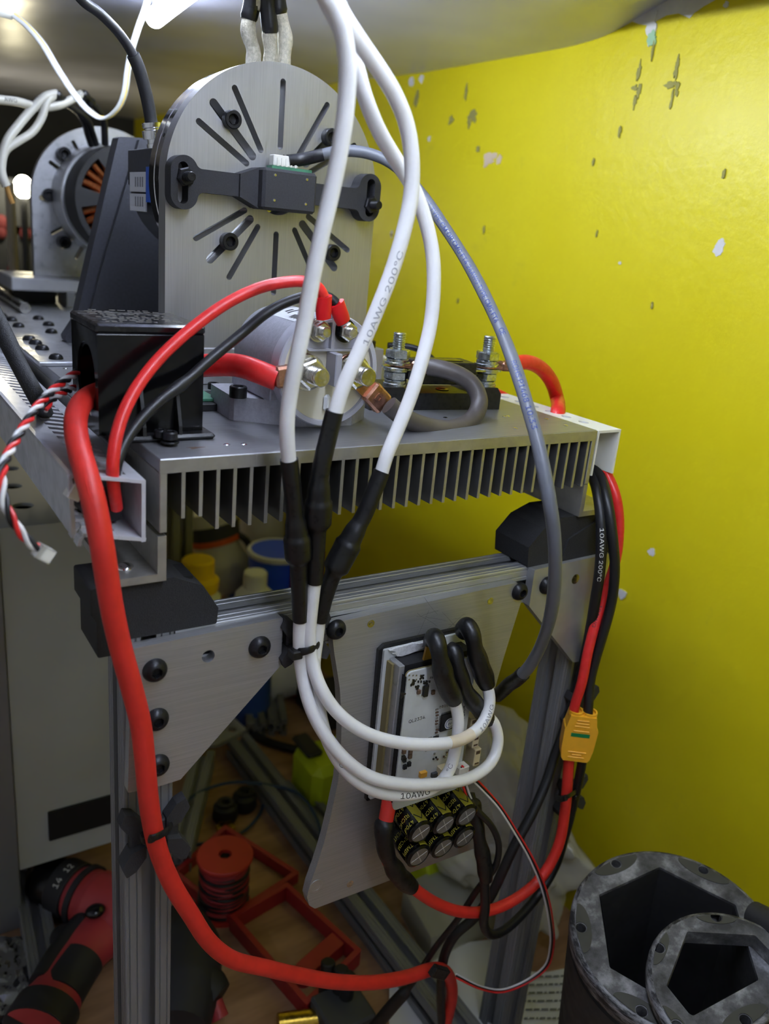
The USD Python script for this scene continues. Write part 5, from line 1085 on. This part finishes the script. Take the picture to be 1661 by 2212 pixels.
# red trays
def tray(label, corners, h, wall, bars=()):
    ps = [fl(*c_) for c_ in corners]; pl = Polygon([(p[0], p[1]) for p in ps]).buffer(2); inner = pl.buffer(-wall); f = pl.difference(inner)
    t = Thing('red_tray', label, 'tray'); t.part('rim', slab_xy(f, FZ + .1, FZ + h), 'tray_red', False)
    for (a, b2, w) in bars:
        p, q = fl(*a), fl(*b2); t.part('divider', slab_xy(LineString([(p[0], p[1]), (q[0], q[1])]).buffer(w / 2).intersection(inner.buffer(.5)), FZ + .1, FZ + h - 2), 'tray_red', False)
    t.done()
tray('red plastic frame tray lying open on the floor right of the wire spool', [(500, 2008), (618, 1938), (772, 2082), (660, 2196)], 16, 5, [((655, 2118), (735, 2045), 16)])
tray('red plastic frame tray partly under the wire spool', [(376, 1905), (486, 1805), (640, 1905), (498, 2000)], 12, 5)
# drill
t = Thing('cordless_drill', 'red and black cordless drill lying on the floor beside the post', 'drill')
h0 = 26.0; A = fl(70, 1882, h0 + 4); B = fl(290, 1985, h0 + 4); ad = unit(B - A); L = np.linalg.norm(B - A)
t.part('bit', cyl(A - ad * 60, A + ad * 8, 3.2, 12), 'black_steel')
t.part('chuck', lathe([(0, 0), (9, 0), (14, 6), (21, 12), (23, 18), (23, 34), (20, 36)], A, ad, 40), 'drill_gloss')
k = t.part('clutch_ring', lathe([(20, 34), (24.5, 35), (25, 37), (25, 52), (24, 53), (18, 53)], A, ad, 48), 'drill_rubber')
cs = np.cross(ad, UP)
for txt, an in (('14', .75), ('12', 1.35)):
    m = meshkit.text_mesh(txt, 5.5, .25).subdivide(); x, y, z = np.array(m.vertices).T; w0 = unit(CAM - A); w0 = unit(w0 - ad * (w0 @ ad)); b0 = np.cross(ad, w0)
    th = an - .95 + x / 25; m.vertices = A + np.outer(48 - y, ad) * 1.0 + (25.05 + z)[:, None] * (np.cos(th)[:, None] * w0 + np.sin(th)[:, None] * -b0); t.part('number', m, 'print_white', False, under=k)
C = np.linspace(A + ad * 52, B, 24); t.part('gearcase', tube(C, np.interp(np.linspace(0, 1, 24), [0, .05, .3, .34, 1], [22, 24, 25, 27, 26]), 32), 'drill_red')
t.part('rubber_band', tube(cut(C, .12, .20), 27.2, 32), 'drill_rubber')
hp = [fl(222, 2010, 24), fl(185, 2050, 24), fl(150, 2100, 24), fl(120, 2150, 24), fl(75, 2225, 25)]; C = curve(hp, 3); uu = np.linspace(0, 1, len(C))
t.part('grip', tube(C, np.interp(uu, [0, .3, .6, .72, 1], [25, 21, 20, 23, 25]), 28, flat=(.8, 1.0), up=UP), 'drill_red')
off = unit(np.cross(C[len(C) // 2] - C[0], UP)); 
t.part('grip_rubber', tube(cut(C, .34, .70) + off * -4 + [0, 0, 1.2], 20.2, 28, flat=(.86, .93), up=UP), 'drill_rubber'); t.part('grip_rubber', tube(cut(C, .0, .66) + off * 14 + [0, 0, 1], np.interp(np.linspace(0, 1, len(cut(C, .0, .66))), [0, .4, 1], [17, 15, 13]), 24, flat=(1.0, .85), up=UP), 'drill_rubber')
t.part('battery', tube(cut(C, .80, 1.0), 24.6, 28, flat=(.9, 1.05), up=UP), 'drill_rubber')
t.part('trigger', ball(fl(140, 2028, 24), 12, (1.0, 1.2, .8)), 'drill_rubber'); t.part('switch', ball(fl(206, 1968, 50), 7, (1.2, 1, .7)), 'drill_gloss'); t.done()
# second dark tool
t = Thing('pistol_tool', 'black tool with a small red tip lying in the gloom right of the post', 'tool')
C = curve([fl(390, 1990, 26), fl(400, 2060, 28), fl(395, 2130, 28), fl(380, 2230, 26)], 3); t.part('body', tube(C, np.interp(np.linspace(0, 1, len(C)), [0, .3, .7, 1], [20, 30, 30, 24]), 24), 'drill_rubber')
t.part('label', tube(curve([fl(398, 1985, 40), fl(404, 2035, 44)], 3), 9, 12, flat=(.6, 1.1), up=UP), 'drill_red')
C = curve([fl(400, 2120, 30), fl(440, 2135, 30), fl(470, 2160, 26)], 3); t.part('head', tube(C, np.interp(np.linspace(0, 1, len(C)), [0, .8, 1], [22, 17, 14]), 22), 'black_matte')
t.part('tip', tube(curve([fl(462, 2165, 24), fl(476, 2200, 16)], 3), 7, 14), 'drill_red'); t.done()
# brass rod, grey-green box, brushes
solo('brass_rod', 'brass rod at the bottom edge below the red tray', 'rod', cyl(fl(600, 2212, 9), fl(735, 2192, 9), 8, 24, .6), 'brass')
solo('green_box', 'small grey-green box beside the brass rod', 'box', bx(*[v for pr in zip(fl(735, 2225)[:2] - 18, fl(735, 2225)[:2] + 22) for v in pr], FZ + .1, FZ + 24, 2), 'tool_grey')
t = Thing('brush_pair', 'dark upright pegs standing near the brass rod', 'rack')
for x, y in [(700, 2150), (728, 2165), (742, 2178)]: q = fl(x, y + 30); t.part('peg', cyl(q, q + [4, 6, 44], 6, 14, 1), 'black_matte')
q = fl(720, 2210); t.part('base', bx(q[0] - 34, q[0] + 26, q[1] - 12, q[1] + 14, FZ + .1, FZ + 6), 'black_matte'); t.done()
# papers
def sheet(label, corners, lines, seed):
    ps = np.array([fl(*c_) for c_ in corners]); n = 14; uu, vv = np.meshgrid(np.linspace(0, 1, n), np.linspace(0, 1, n), indexing='ij')
    Pm = (1 - uu)[..., None] * (1 - vv)[..., None] * ps[0] + uu[..., None] * (1 - vv)[..., None] * ps[1] + uu[..., None] * vv[..., None] * ps[2] + (1 - uu)[..., None] * vv[..., None] * ps[3]
    Pm[..., 2] = FZ + 1.2 + 5 * meshkit.noise(np.stack([uu * 3 + seed, vv * 3, uu * 0], -1)); V = Pm.reshape(-1, 3); V = np.vstack([V, V - [0, 0, .4]]); F = []
    for i in range(n - 1):
        for j in range(n - 1): a = i * n + j; F += [(a, a + n, a + n + 1), (a, a + n + 1, a + 1), (a + n * n, a + n * n + n + 1, a + n * n + n), (a + n * n, a + n * n + 1, a + n * n + n + 1)]
    t = Thing('paper_sheet', label, 'paper'); k = t.part('sheet', trimesh.Trimesh(V, np.array(F), process=False), 'paper', True)
    rnd = random.Random(seed); ms = []
    for r_ in range(lines):
        v = .12 + .8 * r_ / max(1, lines); x = .08
        while x < .8:
            w = rnd.uniform(.03, .1)
            q = [(1 - a) * (1 - b_) * ps[0] + a * (1 - b_) * ps[1] + a * b_ * ps[2] + (1 - a) * b_ * ps[3] for a, b_ in ((x, v), (x + w, v), (x + w, v + .025), (x, v + .025))]
            m = slab_xy(Polygon([(p[0], p[1]) for p in q]).buffer(0), FZ + 5.6, FZ + 6.0); ms.append(m); x += w + .02
        v += 0
    if ms: t.part('print', cat(*ms), 'paper_print', False, under=k)
    t.done()
sheet('white paper sheet on the floor left of the printed one', [(840, 2075), (1075, 2030), (1120, 2240), (840, 2240)], 0, 3)
sheet('printed paper sheet at the foot of the wall side post', [(1120, 2105), (1275, 2100), (1240, 2240), (1080, 2240)], 6, 5)
# clear organiser box and lime things
t = Thing('clear_box', 'cloudy clear plastic organiser box on the floor under the capacitors', 'box')
ps = [fl(*c_) for c_ in [(865, 1975), (1000, 1905), (1080, 2010), (925, 2085)]]; pl = Polygon([(p[0], p[1]) for p in ps])
t.part('base', slab_xy(pl.difference(pl.buffer(-2)), FZ + .1, FZ + 30), 'clear_box', False); t.part('lid', slab_xy(pl.buffer(1.5), FZ + 30, FZ + 33), 'clear_box', False)
c0 = np.mean(ps, 0); t.part('contents', cat(bx(c0[0] - 22, c0[0] + 6, c0[1] - 16, c0[1] + 12, FZ + 2, FZ + 20, 2), bx(c0[0] + 8, c0[0] + 26, c0[1] - 6, c0[1] + 20, FZ + 2, FZ + 16, 2)), 'tool_ivory'); t.done()
q = fl(700, 1735); t = Thing('lime_case', 'lime green hard case behind the waisted plate', 'case')
t.part('body', bx(q[0] - 26, q[0] + 60, q[1] - 22, q[1] + 40, FZ + .1, FZ + 62, 9), 'lime'); t.part('handle', bx(q[0] - 24, q[0] - 4, q[1] + 2, q[1] + 44, FZ + 62, FZ + 70, 3), 'black_matte'); t.done()
q = fl(950, 1905); solo('lime_roll', 'lime green roll peeping out below the capacitors', 'roll', cyl([q[0] - 30, q[1] + 8, FZ + 26], [q[0] + 34, q[1] + 8, FZ + 26], 25, 32, 2), 'lime')
# plastic bag against the wall
def blob(o, r, s, seed, amp=.35, sub=5, f=2.4):
    m = trimesh.creation.icosphere(sub, 1.0); v = np.asarray(m.vertices); k = 1 + amp * (2 * meshkit.fbm(v * f + seed, 4, seed) - 1) + amp * .5 * np.abs(meshkit.noise(v * f * 2.6 + seed) - .5)
    m.vertices = np.asarray(o) + v * k[:, None] * r * np.asarray(s); return m
q = fl(1130, 1900); m = blob([374, q[1] + 66, FZ + 95], 104, (.55, 1.35, 1.0), 4); v = np.asarray(m.vertices); v[:, 2] = np.maximum(v[:, 2], FZ + .5); v[:, 0] = np.minimum(v[:, 0], WX - 1); m.vertices = v
solo('plastic_bag', 'crumpled clear plastic bag slumped against the foot of the yellow wall', 'bag', m, 'bag_film', True)
# silver bag, wires, knobs
q = fl(48, 2120); n = 40; gx, gy = np.meshgrid(np.linspace(-1, 1, n), np.linspace(-1, 1, n), indexing='ij')
zz = 6 + 9 * meshkit.fbm(np.stack([gx * 1.6 + 3, gy * 2.2, gx * 0], -1), 4, 2); V = np.stack([q[0] + gx * 22 + gy * 6, q[1] + gy * 40 - gx * 8, FZ + zz], -1).reshape(-1, 3); V2 = V.copy(); V2[:, 2] = FZ + .4; F = []
for i in range(n - 1):
    for j in range(n - 1): a = i * n + j; F += [(a, a + n, a + n + 1), (a, a + n + 1, a + 1), (a + n * n, a + n * n + n + 1, a + n * n + n), (a + n * n, a + n * n + 1, a + n * n + n + 1)]
solo('silver_bag', 'shiny crumpled silver bag on the floor at the lower left', 'bag', trimesh.Trimesh(np.vstack([V, V2]), np.array(F), process=False), 'foil', True)
C = curve([fl(384, 1745, 20), fl(430, 1712, 24), fl(500, 1690, 26), fl(580, 1696, 26), fl(640, 1712, 30), fl(680, 1760, 34), fl(700, 1830, 30)], 3); solo('blue_wire', 'thin dark blue wire arching over the floor profiles', 'wire', tube(C, 1.8, 8), 'blue_wire')
C = curve([fl(380, 1824, 3), fl(430, 1824, 3), fl(520, 1800, 3), fl(560, 1760, 3), fl(568, 1740, 3)], 3); solo('blue_wire', 'thin dark blue wire curling on the floor behind the spool', 'wire', tube(C, 1.8, 8), 'blue_wire')
for px, py, lab in [(486, 1768, 'black knob on the floor, the nearer of two'), (527, 1745, 'black knob on the floor, the farther of two')]:
    q = fl(px, py); solo('black_knob', lab, 'knob', lathe([(0, .1), (12, .1), (14, 4), (13, 16), (9, 19), (9, 22), (5, 22), (4, 18), (0, 18)], q, UP, 24), 'black_matte')  # loose black knobs with a stepped top
q = fl(487, 1796); solo('brass_nut', 'small brass nut on the floor behind the spool', 'nut', ring(q + [0, 0, .1], UP, 4.5, 11, 7, 6, 1), 'brass', False)
t = Thing('white_plug', 'white cable plug with black cord on the wooden floor', 'plug'); a, b = fl(648, 1650, 12), fl(725, 1618, 12)
t.part('body', tube(np.linspace(a, b, 12), np.interp(np.linspace(0, 1, 12), [0, .08, .5, .55, 1], [9, 12, 12, 10, 10]), 20), 'bottle_white'); t.part('cord', tube(curve([b, fl(760, 1612, 10), fl(800, 1640, 8)], 3), 4, 10), 'black_cable'); t.done()
C = curve([fl(540, 1586, 6), fl(590, 1606, 6), fl(640, 1618, 6), fl(700, 1622, 6), fl(745, 1600, 6)], 3); solo('black_flex', 'black cord lying on the wooden floor behind the white plug', 'cord', tube(C, 5, 12), 'black_cable')
q = fl(596, 1478, 0); t = Thing('grey_cup', 'pale grey tub lying far back behind the corner plate', 'tub'); t.part('tub', cyl(fl(560, 1470, 32), fl(668, 1440, 32), 32, 32, 2), 'label_paper'); t.done()
q = fl(712, 1560); solo('grey_box', 'grey box on the floor behind the waisted plate edge', 'box', bx(q[0] - 20, q[0] + 40, q[1] - 20, q[1] + 60, FZ + .1, FZ + 30, 2), 'tool_grey')

# things standing by the far wall
def stand(px, py, Yv): return aty(px, py, Yv)
t = Thing('yellow_cap_bottle', 'white bottle with a wide yellow cap by the far wall', 'bottle'); q = aty(428, 1240, 520); x, y = q[0], q[1]; zt = aty(426, 1207, 520)[2]
t.part('bottle', lathe([(0, FZ + .1), (27, FZ + .1), (27, zt - 48), (20, zt - 40), (0, zt - 39)], [x, y, 0], UP, 36), 'bottle_white'); t.part('cap', lathe([(0, zt - 40), (23, zt - 40), (24.5, zt - 35), (24.5, zt - 26), (20.5, zt - 22), (19, zt - 21), (19, zt - 2), (17, zt), (0, zt)], [x, y, 0], UP, 40), 'bottle_yellow'); t.done()
t = Thing('white_cap_bottle', 'blue bottle with a small white cap by the far wall', 'bottle'); q = aty(551, 1262, 520); x, y = q[0], q[1]; zt = aty(551, 1235, 520)[2]
t.part('bottle', lathe([(0, FZ + .1), (26, FZ + .1), (26, zt - 44), (25, zt - 38), (15, zt - 25), (0, zt - 23)], [x, y, 0], UP, 36), 'bottle_blue'); t.part('shoulder', lathe([(25.8, zt - 40), (23.5, zt - 29), (15.5, zt - 21), (0, zt - 20)], [x, y, 0], UP, 36), 'bottle_white'); t.part('cap', lathe([(0, zt - 25), (14.5, zt - 25), (14.5, zt - 2), (13, zt), (0, zt)], [x, y, 0], UP, 32), 'bottle_white'); t.done()
t = Thing('blue_tub', 'bright blue tub with a pale rim by the far wall', 'tub'); q = aty(598, 1250, 610); x, y = q[0], q[1]; zt = aty(585, 1186, 610)[2]
t.part('tub', lathe([(0, FZ + .1), (34, FZ + .1), (40, zt - 8), (38, zt - 2), (0, zt - 1)], [x, y, 0], UP, 40), 'tub_blue'); t.part('rim', ring([x, y, zt - 8], UP, 37, 42, 7, 40, 1), 'bottle_white'); t.done()
q = aty(641, 1240, 560); solo('red_box', 'dark red box standing by the blue tub', 'box', bx(q[0] - 4, q[0] + 30, 540, 575, FZ + .1, aty(636, 1186, 560)[2], 2), 'box_red')
t = Thing('ivory_grinder', 'ivory power tool with a dark and orange label standing on its head', 'power tool'); a = aty(492, 1275, 690); b = aty(452, 1100, 715); C = np.linspace(a, b, 20); uu = np.linspace(0, 1, 20)
t.part('body', tube(C, np.interp(uu, [0, .15, .35, .5, 1], [20, 34, 39, 32, 38]), 32), 'tool_ivory'); 
t.part('dark_label', tube(cut(C, .68, .84), np.interp(np.linspace(0, 1, len(cut(C, .68, .84))), [0, 1], [35, 37]) + .6, 32), 'tool_grey'); t.part('orange_label', tube(cut(C, .61, .68), 35.4, 32), 'tool_orange')
t.part('spindle', cyl(a - unit(b - a) * 40, a, 13, 20, 1), 'steel'); t.part('stand', cyl([a[0] - 8, a[1] - 10, FZ + .1], a - unit(b - a) * 30, 20, 20), 'tool_ivory'); t.done()
t = Thing('ivory_funnel', 'ivory tapered tool housing behind the blue tub', 'power tool'); a = aty(566, 1150, 735); t.part('body', lathe([(0, 0), (38, 0), (37, 130), (33, 190), (28, 245), (0, 247)], [a[0], a[1], FZ + .1], UP, 40), 'tool_ivory')
C = curve([aty(505, 1150, 690), aty(530, 1165, 680), aty(545, 1195, 676), aty(548, 1215, 680)], 3); t.part('cord', tube(C, 5, 10), 'black_cable'); t.done()

# ================================================================= black printed flanges at lower right
def flange(name, label, c, n, R, w, ang, hole_R, sides=6, hgt=16, skirt=0, holes=6, m='flange_sanded'):
    n = unit(n); T = frame(c, perp(n)[0], np.cross(n, perp(n)[0])); t = Thing(name, label, 'printed flange')
    hx = Polygon([(hole_R * math.cos(ang + 2 * math.pi * k / sides), hole_R * math.sin(ang + 2 * math.pi * k / sides)) for k in range(sides)]).buffer(-2).buffer(2)
    hp = [(R - w * .36, ang + 2 * math.pi * (k + .5) / holes) for k in range(holes)]
    face = Point(0, 0).buffer(R - 3, 48).difference(hx).difference(unary_union([Point(r * math.cos(a), r * math.sin(a)).buffer(3.2, 8) for r, a in hp]))
    def PT(mm): mm.apply_transform(T); return mm
    t.part('face', PT(extr(face, np.eye(4), hgt)), m, False)
    L0 = [(R - 3, hgt), (R - .8, hgt - 1), (R, hgt - 3.2), (R, hgt * .3), (R - 3, 0)]
    t.part('outer_edge', PT(lathe(L0, [0, 0, 0], [0, 0, 1], 96)), 'flange_streaked', True)
    for r, a in hp:
        e = affinity.rotate(affinity.scale(Point(0, 0).buffer(1, 20), w * .36, w * .95), math.degrees(a), origin=(0, 0)); e = affinity.translate(e, r * math.cos(a), r * math.sin(a)).difference(Point(r * math.cos(a), r * math.sin(a)).buffer(3.2, 8)).intersection(face.buffer(-.6))
        if e.area > 5: t.part('pad', PT(extr(e, frame([0, 0, hgt], [1, 0, 0], [0, 1, 0]), .5)), 'flange_olive', False)
    if skirt:
        t.part('skirt', PT(lathe([(R * .86, 0), (R * .99, 0), (R * .93, -skirt), (R * .80, -skirt), (R * .86, 0)], [0, 0, .3], [0, 0, 1], 96)), 'flange_black', True)
        t.part('liner', PT(flip(lathe([(hole_R * .98, hgt - 1), (hole_R * .9, -skirt * .6), (hole_R * .85, -skirt), (0, -skirt)], [0, 0, 0], [0, 0, 1], 6, ang + math.pi / 2))), 'flange_black', False)
    t.done()
FLN = unit((-.18, -.094, .979)); FLR = 64.7; cc = np.array([294.1, -111.8, -300.0]) - FLN * 18
flange('printed_flange', 'large black printed flange rim with white sanding marks, standing tallest', cc, FLN, FLR, 18, .4, FLR * .78, 6, 18, 182, 6)
pc = atz(1606, 2098, -282); zt = -300 + (.18 * (pc[0] - 294.1) + .094 * (pc[1] + 111.8)) / .979; c2 = np.array([pc[0], pc[1], zt]) + FLN * .6
flange('printed_flange', 'smaller sanded black flange ring lying askew on the large one', c2, FLN, 51.0, 13, .95, 51 * .80, 6, 11, 0, 6)
q = c2 + np.array([62, -6, 0]); C = curve([q + [-8, 34, 14], q + [-10, 10, 22], q + [4, -14, 18]], 2)
solo('flange_piece', 'dark curved flange piece cut off by the frame edge', 'flange', tube(C, 9, 18), 'flange_black')
